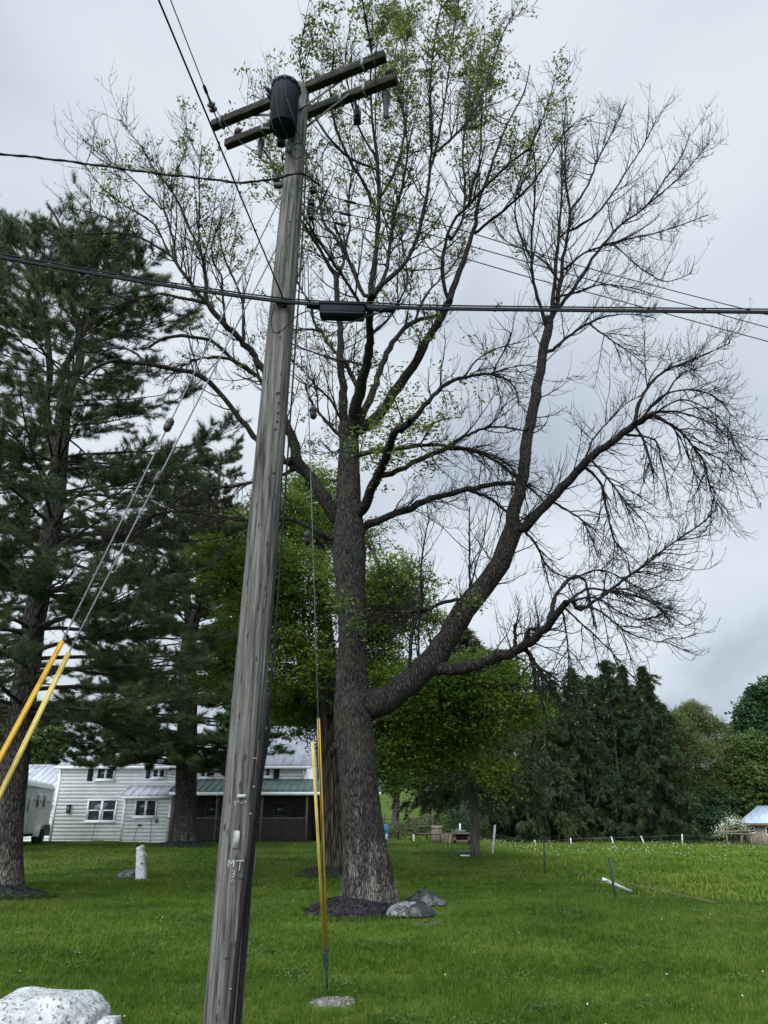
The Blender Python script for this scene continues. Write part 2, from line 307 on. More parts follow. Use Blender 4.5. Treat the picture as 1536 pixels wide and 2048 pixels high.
M_WILLOW = leafmat('willow_leaves', (0.065, 0.080, 0.026), (0.165, 0.185, 0.070), 0.35, c3=(0.105, 0.125, 0.042), trans=0.35)
M_DARKLEAF = leafmat('dark_broad_leaves', (0.017, 0.042, 0.015), (0.055, 0.098, 0.036), 0.4, c3=(0.032, 0.066, 0.024), trans=0.3)
M_MIDLEAF = leafmat('bush_leaves', (0.038, 0.074, 0.018), (0.125, 0.180, 0.050), 0.4, c3=(0.072, 0.118, 0.030), trans=0.35)
M_BLOSSOM = leafmat('blossom_petals', (0.45, 0.48, 0.36), (0.72, 0.74, 0.62), 2.0, trans=0.3)
M_GREYBARK = pmat('grey_bark', (0.03, 0.027, 0.024), (0.09, 0.083, 0.075), 9, rough=0.95, stretch=(1, 1, 0.25))
M_POLE = None
M_BLACK = pmat('black_cable', (0.006, 0.006, 0.007), (0.012, 0.012, 0.014), 30, rough=0.65, spec=0.12)
M_STEEL = pmat('galvanised_steel', (0.10, 0.103, 0.106), (0.20, 0.207, 0.213), 25, rough=0.6, metal=0.3, spec=0.15)
M_STRAND = pmat('guy_strand', (0.06, 0.065, 0.07), (0.14, 0.15, 0.16), 40, rough=0.6, metal=0.2)
M_RUST = pmat('brown_porcelain', (0.014, 0.010, 0.009), (0.03, 0.02, 0.016), 12, rough=0.45, spec=0.3)
M_YELLOW = pmat('yellow_plastic', (0.40, 0.225, 0.014), (0.54, 0.32, 0.025), 3, rough=0.4, c3=(0.28, 0.16, 0.02), scale3=5, lo3=0.5, hi3=0.7)
M_YELLOW2 = pmat('faded_yellow_plastic', (0.36, 0.27, 0.06), (0.50, 0.40, 0.11), 3, rough=0.45, c3=(0.26, 0.19, 0.04), scale3=5, lo3=0.5, hi3=0.7)
M_TANK = pmat('transformer_paint', (0.008, 0.0095, 0.015), (0.013, 0.015, 0.024), 5, rough=0.6, spec=0.06, c3=(0.007, 0.008, 0.011), scale3=3)
M_ARMWOOD = pmat('crossarm_wood', (0.008, 0.0072, 0.006), (0.048, 0.043, 0.037), 5, rough=0.95, bump=0.6, stretch=(1, 1, 5), c3=(0.018, 0.0165, 0.014), scale3=6, spec=0.08)
M_MULCH = pmat('black_mulch', (0.004, 0.004, 0.005), (0.028, 0.026, 0.028), 26, rough=0.9, bump=1.0, bscale=40)
M_BAG = pmat('plastic_sack_dark', (0.007, 0.010, 0.009), (0.020, 0.026, 0.023), 3.5, rough=0.25, spec=0.4, c3=(0.07, 0.078, 0.074), scale3=4.2, lo3=0.60, hi3=0.63, bump=0.9, bscale=7, stretch=(1, 1.6, 1), bdist=0.05)
M_BAGW = pmat('plastic_sack_grey', (0.07, 0.07, 0.082), (0.17, 0.17, 0.195), 12, rough=0.25, spec=0.45, c3=(0.010, 0.014, 0.012), scale3=2.4, lo3=0.46, hi3=0.48, bump=0.8, bscale=9, stretch=(1, 1.6, 1), bdist=0.04)
M_BAGK = pmat('plastic_sack_black', (0.008, 0.011, 0.010), (0.03, 0.034, 0.032), 4, rough=0.2, spec=0.6, bump=1.0, bscale=7, bdist=0.05)
M_WHITE = pmat('white_vinyl', (0.74, 0.76, 0.77), (0.84, 0.86, 0.87), 3, rough=0.55, c3=(0.64, 0.65, 0.64), scale3=0.9, lo3=0.55, hi3=0.8)
M_TRIM = pmat('white_trim', (0.66, 0.67, 0.68), (0.78, 0.79, 0.80), 6, rough=0.5)
M_POST = pmat('white_post_paint', (0.38, 0.395, 0.41), (0.58, 0.60, 0.62), 5, rough=0.6, c3=(0.26, 0.27, 0.26), scale3=6, lo3=0.54, hi3=0.68)
M_ROOF = pmat('pale_metal_roof', (0.30, 0.32, 0.355), (0.44, 0.465, 0.505), 1.6, rough=0.5, metal=0.1, stretch=(3, 0.5, 0.5), c3=(0.20, 0.21, 0.235), scale3=1.1, lo3=0.52, hi3=0.75)
M_GROOF = pmat('green_metal_roof', (0.045, 0.082, 0.070), (0.068, 0.112, 0.097), 2, rough=0.5, metal=0.1)
M_BROOF = pmat('blue_grey_metal_roof', (0.25, 0.30, 0.37), (0.36, 0.42, 0.49), 1.5, rough=0.45, metal=0.1, stretch=(2, 0.4, 0.4))
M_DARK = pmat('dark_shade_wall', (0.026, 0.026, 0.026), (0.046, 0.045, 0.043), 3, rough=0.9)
M_LATT = pmat('weathered_lattice', (0.060, 0.055, 0.047), (0.105, 0.097, 0.085), 8, rough=0.9)
M_SHUT = pmat('dark_shutter', (0.012, 0.014, 0.014), (0.022, 0.025, 0.025), 8, rough=0.6)
M_SHUTG = pmat('green_shutter', (0.02, 0.055, 0.045), (0.03, 0.075, 0.062), 8, rough=0.6)
M_GLASS = glassmat('window_glass')
M_BROWN = pmat('brown_wood', (0.085, 0.055, 0.036), (0.15, 0.10, 0.068), 6, rough=0.85, stretch=(1, 1, 0.2))
M_GREYWOOD = pmat('weathered_wood', (0.085, 0.072, 0.055), (0.17, 0.145, 0.11), 7, rough=0.92, stretch=(1, 1, 0.3), bump=0.3)
M_RUSTPIPE = pmat('rusty_pipe', (0.035, 0.026, 0.020), (0.085, 0.06, 0.045), 9, rough=0.85)
M_TRAILER = pmat('trailer_paint', (0.50, 0.50, 0.48), (0.64, 0.64, 0.62), 2, rough=0.4, c3=(0.40, 0.39, 0.36), scale3=1.4, lo3=0.52, hi3=0.75)
M_TGREY = pmat('trailer_graphic', (0.05, 0.065, 0.065), (0.08, 0.095, 0.095), 4, rough=0.4)
M_TYRE = pmat('tyre_rubber', (0.010, 0.010, 0.011), (0.02, 0.02, 0.021), 20, rough=0.8)
M_ROCK = pmat('whitewashed_rock', (0.21, 0.215, 0.22), (0.40, 0.41, 0.42), 9, rough=0.9, bump=1.0, bscale=26, detail=12, c3=(0.10, 0.096, 0.088), scale3=48, lo3=0.53, hi3=0.64, bdist=0.02, spec=0.15)
M_GRAVEL = pmat('gravel_stones', (0.085, 0.078, 0.068), (0.26, 0.245, 0.225), 30, rough=0.9)
M_BLUE = pmat('blue_barrel_plastic', (0.02, 0.13, 0.26), (0.03, 0.18, 0.33), 5, rough=0.45)
M_TPOST = pmat('green_post_steel', (0.010, 0.028, 0.022), (0.02, 0.042, 0.034), 12, rough=0.6)
M_SHEDW = pmat('shed_boards', (0.20, 0.17, 0.125), (0.32, 0.28, 0.215), 3, rough=0.9, stretch=(3, 3, 0.3))
M_CLOVER = leafmat('clover_leaves', (0.030, 0.060, 0.014), (0.078, 0.115, 0.032), 1.5, trans=0.25, spec=0.05)
M_SOIL = pmat('bare_soil', (0.030, 0.022, 0.015), (0.085, 0.064, 0.045), 18, rough=0.95, bump=0.6)
M_DANDE = pmat('dandelion_head', (0.32, 0.33, 0.31), (0.52, 0.54, 0.51), 40, rough=0.9)
M_TEAL = pmat('teal_board', (0.05, 0.085, 0.072), (0.075, 0.12, 0.10), 5, rough=0.8)
M_TAG = pmat('aluminium_tag', (0.15, 0.15, 0.138), (0.31, 0.31, 0.29), 22, rough=0.75, bump=0.3, spec=0.15)
M_RING = pmat('iron_bolt', (0.03, 0.028, 0.026), (0.06, 0.055, 0.05), 20, rough=0.7, metal=0.4)

# ================================================================== GROUND
def build_ground():
    xs = np.unique(np.concatenate([np.linspace(-900, -60, 30), np.linspace(-60, 60, 161), np.linspace(60, 900, 30)]))
    ys = np.unique(np.concatenate([np.linspace(-60, 0, 16), np.linspace(0, 70, 141), np.linspace(70, 160, 40), np.linspace(160, 1500, 40)]))
    X, Y = np.meshgrid(xs, ys); Z = terr(X, Y)
    V = np.stack([X, Y, Z], -1).reshape(-1, 3); nx, ny = len(xs), len(ys)
    i = (np.arange(ny - 1)[:, None] * nx + np.arange(nx - 1)[None]).ravel()
    o = mk('lawn', (V, [np.stack([i, i + 1, i + nx + 1, i + nx], 1)]), M_LAWN, smooth=True, loc=(0, 0, 0))
    tag(o, 'green mown lawn running back to the farmhouse and the pasture', 'lawn', kind='structure')
build_ground()

MULCH = []   # (centre, radius x, radius y): no grass grows there
def field_mask(x, y):
    """1 where the rough pasture grows (beyond the low fence line on the right)"""
    edge = np.interp(y, [14, 18.5, 26, 40, 60], [11.5, 6.6, 5.0, 5.6, 2.5]) + 0.35 * np.sin(y * 1.9) * np.sin(y * 0.7 + 1) + 0.3 * np.sin(x * 7.0 + y * 5.0)
    return ((x > edge) & (y > 14)) | (y > 47)
def blades(C, h, wd, rng, lean=0.5, bend=0.5):
    n = len(C); az = rng.uniform(0, 2 * math.pi, n); la = np.abs(rng.normal(0, lean, n)); hh = h * rng.uniform(0.55, 1.25, n)
    d = np.stack([np.cos(az), np.sin(az), np.zeros(n)], 1); s = np.stack([-np.sin(az + rng.normal(0, .7, n)), np.cos(az), np.zeros(n)], 1)
    w_ = (wd * rng.uniform(0.7, 1.3, n))[:, None]
    m = C + d * (hh * np.sin(la) * 0.4)[:, None]; m[:, 2] += hh * 0.6
    tp = C + d * (hh * (np.sin(la) + bend * la))[:, None]; tp[:, 2] += hh * np.cos(la * 1.2).clip(0.35, 1)
    V = np.stack([C - s * w_ / 2, C + s * w_ / 2, m + s * w_ * 0.36, m - s * w_ * 0.36, tp], 1).reshape(-1, 3)
    b = np.arange(n)[:, None] * 5
    return V, [b + np.array([[0, 1, 2, 3]]), b + np.array([[3, 2, 4]])]
def scatter(n, y0, y1, rng, power=1.0, m=1.12):
    y = y0 + (y1 - y0) * rng.uniform(0, 1, n) ** power
    dpt = cp * y - sp_ * EYE
    x = rng.uniform(-1, 1, n) * (CX / F) * dpt * m + rng.normal(0, 0.2, n)
    return x, y
def open_ground(x, y):
    k = np.ones(len(x), bool)
    for c, rx, ry in MULCH: k &= (((x - c[0]) / rx) ** 2 + ((y - c[1]) / ry) ** 2) > 1
    return k
def build_grass():
    rng = np.random.default_rng(3); gs = []
    for n, y0, y1, h, wd, pw in ((210000, 4.2, 10.5, 0.07, 0.0052, 1.25), (200000, 9.5, 22, 0.07, 0.0085, 1.2), (130000, 20, 47, 0.08, 0.022, 1.2)):
        x, y = scatter(n, y0, y1, rng, pw, 1.2)
        tuft = 0.5 + 0.5 * np.sin(x * 2.3 + 2 * np.sin(y * 1.1)) * np.sin(y * 2.9 + x)
        k = open_ground(x, y) & ~field_mask(x, y) & (rng.uniform(0, 1, n) < 0.72 + 0.28 * tuft) & ~((y > 41.5) & (x < 1.5))
        x, y = x[k], y[k]; hh = h * (0.7 + 0.45 * tuft[k])
        gs.append(blades(np.stack([x, y, terr(x, y) - 0.004], 1), hh, wd, rng, 0.55))
    x, y = scatter(900, 5, 24, rng, 1.2); k = open_ground(x, y) & ~field_mask(x, y); x, y = x[k], y[k]   # taller seed stalks
    gs.append(blades(np.stack([x, y, terr(x, y)], 1), np.full(len(x), 0.24), 0.006, rng, 0.25, 0.2))
    for c, rx, ry in MULCH[:4]:            # longer blades round the beds the mower cannot reach
        a = rng.uniform(0, 2 * math.pi, 1500); r = rng.uniform(1.0, 1.13, 1500); x = c[0] + rx * r * np.cos(a); y = c[1] + ry * r * np.sin(a)
        gs.append(blades(np.stack([x, y, terr(x, y)], 1), np.full(len(x), 0.12), 0.010, rng, 0.5))
    o = mk('grass', join(*gs), M_GRASS, loc=(0, 0, 0)); tag(o, 'short mown grass blades covering the lawn', 'grass', kind='stuff')
    x, y = scatter(230000, 14, 68, rng, 0.9, 1.15); k = field_mask(x, y) & (x > 1) & open_ground(x, y); x, y = x[k], y[k]
    cl = (np.sin(x * 1.3 + 1.5 * np.sin(y * 0.7)) * np.sin(y * 1.1 + 0.6 * x) + 1) / 2
    g = blades(np.stack([x, y, terr(x, y)], 1), 0.10 + 0.13 * cl * rng.uniform(0.4, 1, len(x)) + 0.12 * sm(50, 64, y), 0.034, rng, 0.6)
    o = mk('pasture_grass', g, M_FIELD, loc=(0, 0, 0)); tag(o, 'rough taller pasture grass beyond the low wire fence', 'grass', kind='stuff')
    x, y = scatter(170, 4.8, 20, rng, 1.3); k = open_ground(x, y) & ~field_mask(x, y); x, y = x[k], y[k]; C = []
    for a, b in zip(x, y):
        n = int(rng.uniform(25, 110)); rr = rng.uniform(.06, .28); p = np.stack([a + rng.normal(0, rr, n), b + rng.normal(0, rr * .8, n)], 1); C.append(np.column_stack([p, terr(p[:, 0], p[:, 1]) + rng.uniform(.03, .075, n)]))
    o = mk('clover', leaves(np.concatenate(C), .030, .026, rng, 1.2), M_CLOVER, loc=(0, 0, 0)); tag(o, 'low clover and broad-leaved weeds in patches through the lawn', 'clover', kind='stuff')
    # dandelion clocks
    def heads(n, y0, y1, cond, r, h, pw=1.0):
        x, y = scatter(n, y0, y1, rng, pw); k = cond(x, y) & open_ground(x, y); x, y = x[k], y[k]; z = terr(x, y) + h * rng.uniform(0.6, 1.2, len(x))
        o8 = np.array([[1, 0, 0], [-1, 0, 0], [0, 1, 0], [0, -1, 0], [0, 0, 1], [0, 0, -1]], float) * r
        f8 = np.array([[0, 2, 4], [2, 1, 4], [1, 3, 4], [3, 0, 4], [2, 0, 5], [1, 2, 5], [3, 1, 5], [0, 3, 5]])
        C = np.stack([x, y, z], 1); V = (C[:, None] + o8[None] * rng.uniform(0.7, 1.2, (len(x), 1, 1))).reshape(-1, 3)
        return V, [(np.arange(len(x))[:, None, None] * 6 + f8[None]).reshape(-1, 3)]
    g1 = heads(60, 5, 24, lambda x, y: ~field_mask(x, y), 0.010, 0.09, 1.3); g2 = heads(1700, 30, 61, lambda x, y: field_mask(x, y) & (np.sin(x * 0.5) * np.sin(y * 0.35 + x * .3) > -0.15), 0.024, 0.30)
    o = mk('dandelions', join(g1, g2), M_DANDE, loc=(0, 0, 0)); tag(o, 'white dandelion clocks dotted over the lawn and pasture', 'dandelions', kind='stuff')

# ================================================================== UTILITY POLE
YP = 6.2
pa, pb = P(444, 2048, YP), P(600, 195, YP)
def pole_at(z):
    t = (z - pa[2]) / (pb[2] - pa[2]); return pa + (pb - pa) * t
ZTOP = EYE + 1.336 * YP + 0.03
def pole_r(z): return float(np.interp(z, [0, 1.5, 5, ZTOP], [0.136, 0.139, 0.138, 0.104]))
def pole_mat():
    m = pmat('weathered_pole_wood', (0.015, 0.0142, 0.0128), (0.122, 0.117, 0.107), 22, rough=0.95, bump=0.9, stretch=(1.6, 1.6, 0.07), bscale=30, c3=(0.080, 0.074, 0.063), scale3=1.4, lo3=0.5, hi3=0.8, lo=0.36, hi=0.62)
    t = m.node_tree; b = t.nodes['Principled BSDF']; src = b.inputs['Base Color'].links[0].from_socket
    tcn = t.nodes.new('ShaderNodeTexCoord'); mp = t.nodes.new('ShaderNodeMapping'); mp.inputs['Scale'].default_value = (19, 19, 5.5); t.links.new(tcn.outputs['Object'], mp.inputs[0])
    vo = t.nodes.new('ShaderNodeTexVoronoi'); vo.inputs['Scale'].default_value = 1.0; t.links.new(mp.outputs[0], vo.inputs['Vector'])     # climbing-spur gouges
    mr = t.nodes.new('ShaderNodeMapRange'); mr.inputs[1].default_value = 0.12; mr.inputs[2].default_value = 0.21; mr.inputs[3].default_value = 0.9; mr.inputs[4].default_value = 0; t.links.new(vo.outputs['Distance'], mr.inputs[0])
    mx = t.nodes.new('ShaderNodeMix'); mx.data_type = 'RGBA'; t.links.new(mr.outputs[0], mx.inputs[0]); t.links.new(src, mx.inputs[6]); mx.inputs[7].default_value = (0.018, 0.016, 0.014, 1); t.links.new(mx.outputs[2], b.inputs['Base Color'])
    return m
def text_geo(s, size, depth_=0.004):
    cu = bpy.data.curves.new('letters', 'FONT'); cu.body = s; cu.size = size; cu.extrude = depth_; cu.align_x = 'CENTER'; cu.resolution_u = 3
    o = bpy.data.objects.new('letters', cu); COL.objects.link(o); dg = bpy.context.evaluated_depsgraph_get(); me = bpy.data.meshes.new_from_object(o.evaluated_get(dg))
    V = np.array([v.co[:] for v in me.vertices]); F3 = {}
    for p in me.polygons: F3.setdefault(len(p.vertices), []).append(list(p.vertices))
    bpy.data.objects.remove(o); bpy.data.meshes.remove(me); bpy.data.curves.remove(cu)
    return V, [np.array(v) for v in F3.values()]
def place(geo, c, right, up, out_):
    V = geo[0]; return c + V[:, :1] * right + V[:, 1:2] * up + V[:, 2:3] * out_, geo[1]
def build_pole():
    root = thing('utility_pole', 'tall weathered grey wooden utility pole leaning across the foreground', 'utility pole', pole_at(0.0))
    K, S = 150, 64; z = np.linspace(-0.02, ZTOP, K); a = np.arange(S) * 2 * math.pi / S; rng = np.random.default_rng(5)
    nz = np.cumsum(rng.normal(0, 0.0012, (K, 1)), 0) * 0 + 0.003 * np.sin(a * 3 + 0.8 * z[:, None]) + 0.002 * np.sin(a * 7 + 1.3 * z[:, None]) + rng.normal(0, 0.0011, (1, S))
    R = np.array([pole_r(v) for v in z])[:, None] + nz
    for a0, dpt, wd, z0, z1 in ((-0.72, 0.030, 0.065, 2.5, 8.9), (-1.75, 0.012, 0.05, 5.4, 9.8), (-2.3, 0.012, 0.05, 0, 5.2), (-1.2, 0.010, 0.045, 0.5, 4.2)):   # long drying cracks
        ac = a0 + 0.05 * np.sin(z * 1.1); da = np.abs((a[None] - ac[:, None] + math.pi) % (2 * math.pi) - math.pi)
        R = R - dpt * np.clip(1 - da / wd, 0, 1) * sm(z0 - 0.3, z0, z)[:, None] * (1 - sm(z1, z1 + 0.3, z))[:, None]
    C = np.array([pole_at(v) for v in z])
    V = C[:, None] + np.stack([R * np.cos(a), R * np.sin(a), R * 0], -1)
    base = (np.arange(K - 1) * S)[:, None]; j = np.arange(S)[None]; j2 = (j + 1) % S
    Q = np.stack([base + j, base + j2, base + S + j2, base + S + j], -1).reshape(-1, 4)
    mk('pole_shaft', (V.reshape(-1, 3), [Q, np.array([[(K - 1) * S + i for i in range(S)]])]), pole_mat(), root, smooth=True)
    # bolts, washers, nail holes and the blank tags
    def skin(px, py, o=0.004):
        """point on the near side of the pole at this height and offset"""
        q = P(px, py, YP); c = pole_at(q[2]); r = pole_r(q[2]); dx_ = np.clip(q[0] - c[0], -r * 0.97, r * 0.97)
        yy = c[1] - math.sqrt(max(r * r - dx_ * dx_, 1e-6)); q = P(px, py, yy); n = unit(np.array([q[0] - pole_at(q[2])[0], q[1] - pole_at(q[2])[1], 0])); return q + n * o, n
    bs = []
    for px, py in ((557, 785), (558, 805), (556, 825), (555, 842), (551, 857), (580, 443), (575, 473), (548, 945), (452, 1915)):
        q, n = skin(px, py, 0.0); bs.append(lathe(q - n * 0.01, [(0.011, 0), (0.011, 0.014), (0.006, 0.018)], 10, n))
    for b_ in bs: mk('bolt_head', b_, M_RING, root)
    up = unit(pb - pa)
    def plate(name, px, py, w_, h_, m, lab=None):
        q, n = skin(px, py, 0.003); rt = unit(np.cross(up, n)); uu = np.cross(n, rt)
        g = [(-w_, -h_, 0), (w_, -h_ * .96, 0), (w_, h_ * .9, 0), (w_ * .6, h_, 0), (-w_ * .7, h_, 0), (-w_, h_ * .9, 0)]
        V = np.array(g + [(x, y, 0.004) for x, y, _ in g]); fs = [np.array([[6, 7, 8, 9, 10, 11]]), np.array([[i, (i + 1) % 6, 6 + (i + 1) % 6, 6 + i] for i in range(6)])]
        return mk(name, place((V, fs), q, -rt if np.dot(rt, [1, 0, 0]) < 0 else rt, uu, n), m, root)
    plate('metal_tag', 472.5, 1679, 0.024, 0.062, M_TAG); plate('metal_tag', 483.5, 1592, 0.034, 0.013, M_TAG)
    def letter(s, px, py, size):
        q, n = skin(px, py, 0.004); rt = unit(np.cross(up, n)); rt = rt if rt[0] > 0 else -rt
        mk('letter_tag', place(text_geo(s, size), q, rt, up, n), M_TAG, root)
    letter('M', 462, 1734, 0.073); letter('T', 478, 1741, 0.104); letter('3', 466, 1755, 0.072); letter('o', 465, 1765, 0.050); letter('3', 470, 1611, 0.045); letter('-', 483, 1610, 0.07)
    for px in (465.5, 476.5, 491):
        q, n = skin(px, 1605, 0.003); mk('tag_bracket', beam(q - up * 0.013, q + up * 0.013, 0.005, 0.005), M_TAG, root)
    # service risers strapped to the right-hand side
    def riser(pts, r, dy=-0.02):
        q = np.array([P(px, py, YP + dy) for px, py in pts]); return wire(q, r, 60, 10)
    mk('riser_cable', riser([(536, 1385), (524, 1490), (506, 1640), (491, 1770), (476, 1890), (468, 1980), (460, 2060), (452, 2160)], 0.017, -0.12), M_BLACK, root, True)
    mk('riser_cable', riser([(541, 1440), (530, 1500), (517, 1590), (500, 1750), (490, 1860), (482, 1960), (474, 2060), (468, 2160)], 0.020, -0.06), M_BLACK, root, True)
    mk('riser_cable', riser([(612, 330), (608, 420), (597, 600), (583, 800), (566, 1050), (549, 1280), (533, 1480), (512, 1640)], 0.009, -0.05), M_BLACK, root, True)
    mk('ground_wire', riser([(606, 230), (603, 420), (590, 600), (572, 850), (556, 1050), (538, 1250), (518, 1480)], 0.005, -0.12), M_BLACK, root, True)
    gs = [beam(P(478 + k * 1.1, 1700 + 16 * k, YP - 0.02) + np.array([0.10, 0, 0]), P(478 + k * 1.1 - 1, 1716 + 16 * k, YP - 0.02) + np.array([0.10, 0, 0]), 0.01, 0.03) for k in range(4)]
    st = []
    for px, py in ((513, 1573), (505, 1627), (485, 1755), (466, 1978), (512, 1516)):
        q = P(px, py, YP - 0.13); st.append(beam(q - [0.028, 0, 0.0], q + [0.022, 0.02, -0.006], 0.008, 0.008))
    for i_, b_ in enumerate(st): mk('cable_strap', b_, M_RING if i_ == 2 else M_STEEL, root)
    mk('guard_strip', tubes(np.array([P(512, 1693, YP + 0.02), P(507, 1750, YP + 0.02)]), np.array([0.006, 0.006]), 6), M_GREYWOOD, root)
    # crossarms: a pair bolted on either side of the pole top
    za = EYE + 1.336 * YP
    v1 = PZ(425, 252, za); v2 = PZ(771, 112, za); d = unit(v2 - v1); nrm = np.array([-d[1], d[0], 0.0]); nrm = nrm if nrm[1] > 0 else -nrm
    gap = 2 * pole_r(za) + 0.10
    for k, (e1, e2) in enumerate(((0, 0), (0, 0.02))):
        o = mk('crossarm', beam(v1 + nrm * gap * k - d * 0.0, v2 + nrm * gap * k + d * e2, 0.095, 0.118), M_ARMWOOD, root)
        bv = o.modifiers.new('bevel', 'BEVEL'); bv.width = 0.008; bv.segments = 2
        for t in ((0.24, 0.70, 0.83) if k else (0.06, 0.88)):
            c = v1 + nrm * gap * k + d * t * 2.44
            b = mk('steel_band', join(beam(c - d * 0.016 + [0, 0, -.064], c + d * 0.016 + [0, 0, -.064], 0.105, 0.006), beam(c - d * 0.016 + [0, 0, .064], c + d * 0.016 + [0, 0, .064], 0.105, 0.006),
                                     beam(c - d * 0.016 - nrm * .053, c + d * 0.016 - nrm * .053, 0.006, 0.134), beam(c - d * 0.016 + nrm * .053, c + d * 0.016 + nrm * .053, 0.006, 0.134)), M_STEEL, o)
    ct = (v1 + v2) / 2
    tp = pole_at(za)
    for s in (-1, 1):
        t0 = 1.22 + s * 0.62
        mk('arm_brace', beam(v1 + nrm * (gap - 0.055) + d * t0 + [0, 0, -0.03], pole_at(za - 0.55) + nrm * (pole_r(za) + 0.01), 0.006, 0.032), M_RING, root)
        mk('arm_brace', beam(v1 + nrm * 0.055 + d * t0 + [0, 0, -0.03], pole_at(za - 0.55) - nrm * (pole_r(za) + 0.01), 0.006, 0.032), M_RING, root)
    # pin insulators on the rear arm
    for t in (0.07, 0.955):
        c = v1 + nrm * gap + d * t * 2.46 + [0, 0, 0.06]
        mk('pin_insulator', lathe(c, [(0.012, 0), (0.012, 0.05), (0.045, 0.052), (0.040, 0.08), (0.052, 0.085), (0.034, 0.125), (0.040, 0.14), (0.022, 0.165)], 16), M_RUST, root, True)
    # lightning arresters and fused cutouts under the rear arm
    def arrester(t, ln, r):
        c = v1 + nrm * (gap + 0.08) + d * t * 2.46 + [0, 0, -0.08]; pr = [(r * 0.4, 0.05), (r, 0.0), (r * 1.02, -0.06)]
        for k in range(7): zz = -0.07 - k * ln / 7; pr += [(r * 0.9 - k * .003, zz), (r * 0.62, zz - ln / 14)]
        pr += [(r * 0.5, -ln - 0.08), (r * 0.7, -ln - 0.10), (r * 0.2, -ln - 0.14)]
        mk('lightning_arrester', lathe(c, pr, 16), M_ARR, root, True)
        mk('hanger_bracket', beam(c + [0, 0, 0.04] - nrm * 0.10, c + [0, 0, 0.04], 0.03, 0.012), M_STEEL, root)
    M_ARR = pmat('arrester_porcelain', (0.022, 0.023, 0.026), (0.05, 0.052, 0.056), 8, rough=0.5, spec=0.15)
    arrester(0.925, 0.30, 0.055); arrester(0.205, 0.17, 0.045)
    def cutout(t, off):
        c = v1 + nrm * (gap + off) + d * t * 2.46 + [0, 0, -0.20]
        o = mk('fuse_cutout', join(box(c[0] - .045, c[0] + .045, c[1] - .05, c[1] + .05, c[2] - .17, c[2] + 0.0), lathe(c + np.array([0, -0.06, -0.14]), [(0.022, 0), (0.026, .03), (0.02, .06), (0.026, .09), (0.02, .12), (0.026, .15), (0.012, .18)], 12)), M_TANK, root)
        o.modifiers.new('bevel', 'BEVEL').width = 0.01
        mk('hanger_bracket', beam(c + [0, 0, 0.16] - nrm * off, c + [0, 0, -0.02], 0.03, 0.03), M_RING, root)
        mk('cutout_clip', join(*[beam(c + [-.05, -0.055, -.03 * k], c + [.05, -0.055, -.03 * k], 0.006, 0.012) for k in range(4)]), M_STEEL, o)
    cutout(0.765, 0.10); cutout(0.345, 0.02)
    # transformer can bolted to the near side
    zc0, zc1 = 8.86, 9.54; yc = 5.90; xc = P(568, 230, yc)[0]; r = 0.158
    prof = [(r * .3, 0.0), (r * .93, 0.0), (r * .97, 0.012), (r * .97, 0.03), (r, 0.035), (r * 1.02, zc1 - zc0 - .10), (r * 1.03, zc1 - zc0 - .07), (r * 1.10, zc1 - zc0 - .065), (r * 1.10, zc1 - zc0 - .03), (r * 1.02, zc1 - zc0 - .015), (r * .6, zc1 - zc0 + .02)]
    tk = mk('transformer_tank', lathe((xc, yc, zc0), prof, 40), M_TANK, root, True)
    for k in range(6):
        an = -2.6 + k * 0.55; c = np.array([xc + math.cos(an) * r * 1.08, yc + math.sin(an) * r * 1.08, zc1 - 0.055])
        mk('lid_clamp', beam(c + [0, 0, -.035], c + [0, 0, .03], 0.022, 0.016), M_RING, tk)
    [mk('tank_bracket', beam((xc, yc, zc0 + q_), pole_at(zc0 + q_), 0.09, 0.07), M_RING, root) for q_ in (.14, .5)]
    for dxx, dyy in ((-0.16, -.02), (-.15, .07)):
        mk('tank_bushing', lathe((xc + dxx, yc + dyy, zc1 - 0.13), [(0.02, -.02), (0.03, 0), (0.022, .03), (0.03, .05), (0.02, .08), (0.008, .12)], 12, (-0.7, -0.2, 0.6)), M_TANK, root, True)
    for pts, rr in (([(555, 160), (553, 200), (560, 240), (575, 275), (590, 300)], .006), ([(572, 158), (572, 190), (585, 230), (600, 280), (625, 330), (640, 372)], .006), ([(545, 175), (541, 215), (546, 255), (570, 290), (582, 310)], .005)):
        q = np.array([P(px, py, yc - 0.19 + 0.006 * (i > 2) * i * 8) for i, (px, py) in enumerate(pts)]); mk('tank_lead', wire(q, rr, 30), M_BLACK, root, True)
    q = np.array([P(px, py, YP - .17) for px, py in ((575, 285), (580, 305), (592, 318), (607, 306), (606, 290), (590, 288), (583, 300), (586, 330))]); mk('tank_lead', wire(q, .006, 50), M_BLACK, root, True)
    mk('lead_clamp', lathe(P(578, 300, YP - .18), [(.02, -.04), (.03, -.03), (.025, .04), (.03, .05), (.01, .09)], 10, (0.1, 0.1, 1)), M_RING, root, True)
    # secondary rack with spool insulators on the far-right side, wires leave here
    rk = np.array([P(619, 372, YP + .02), P(612, 455, YP + .02)])
    mk('spool_rack', join(beam(rk[0], rk[1], 0.03, 0.012)), M_RING, root)
    for i, (px, py) in enumerate(((626, 380), (623, 405), (621, 421), (622, 432))):
        mk('spool_insulator', lathe(P(px, py, YP + .02) - [0, 0, .035], [(.034, 0), (.034, .02), (.02, .026), (.018, .036), (.02, .046), (.034, .052), (.034, .07)], 14), M_RUST, root, True)
    mk('side_bracket', join(beam(P(548, 371, YP - .02), P(576, 371, YP - .02), .05, .05), lathe(P(551, 363, YP - .02), [(.03, 0), (.04, .02), (.03, .05), (.04, .06), (.02, .09)], 12)), M_RING, root, True)
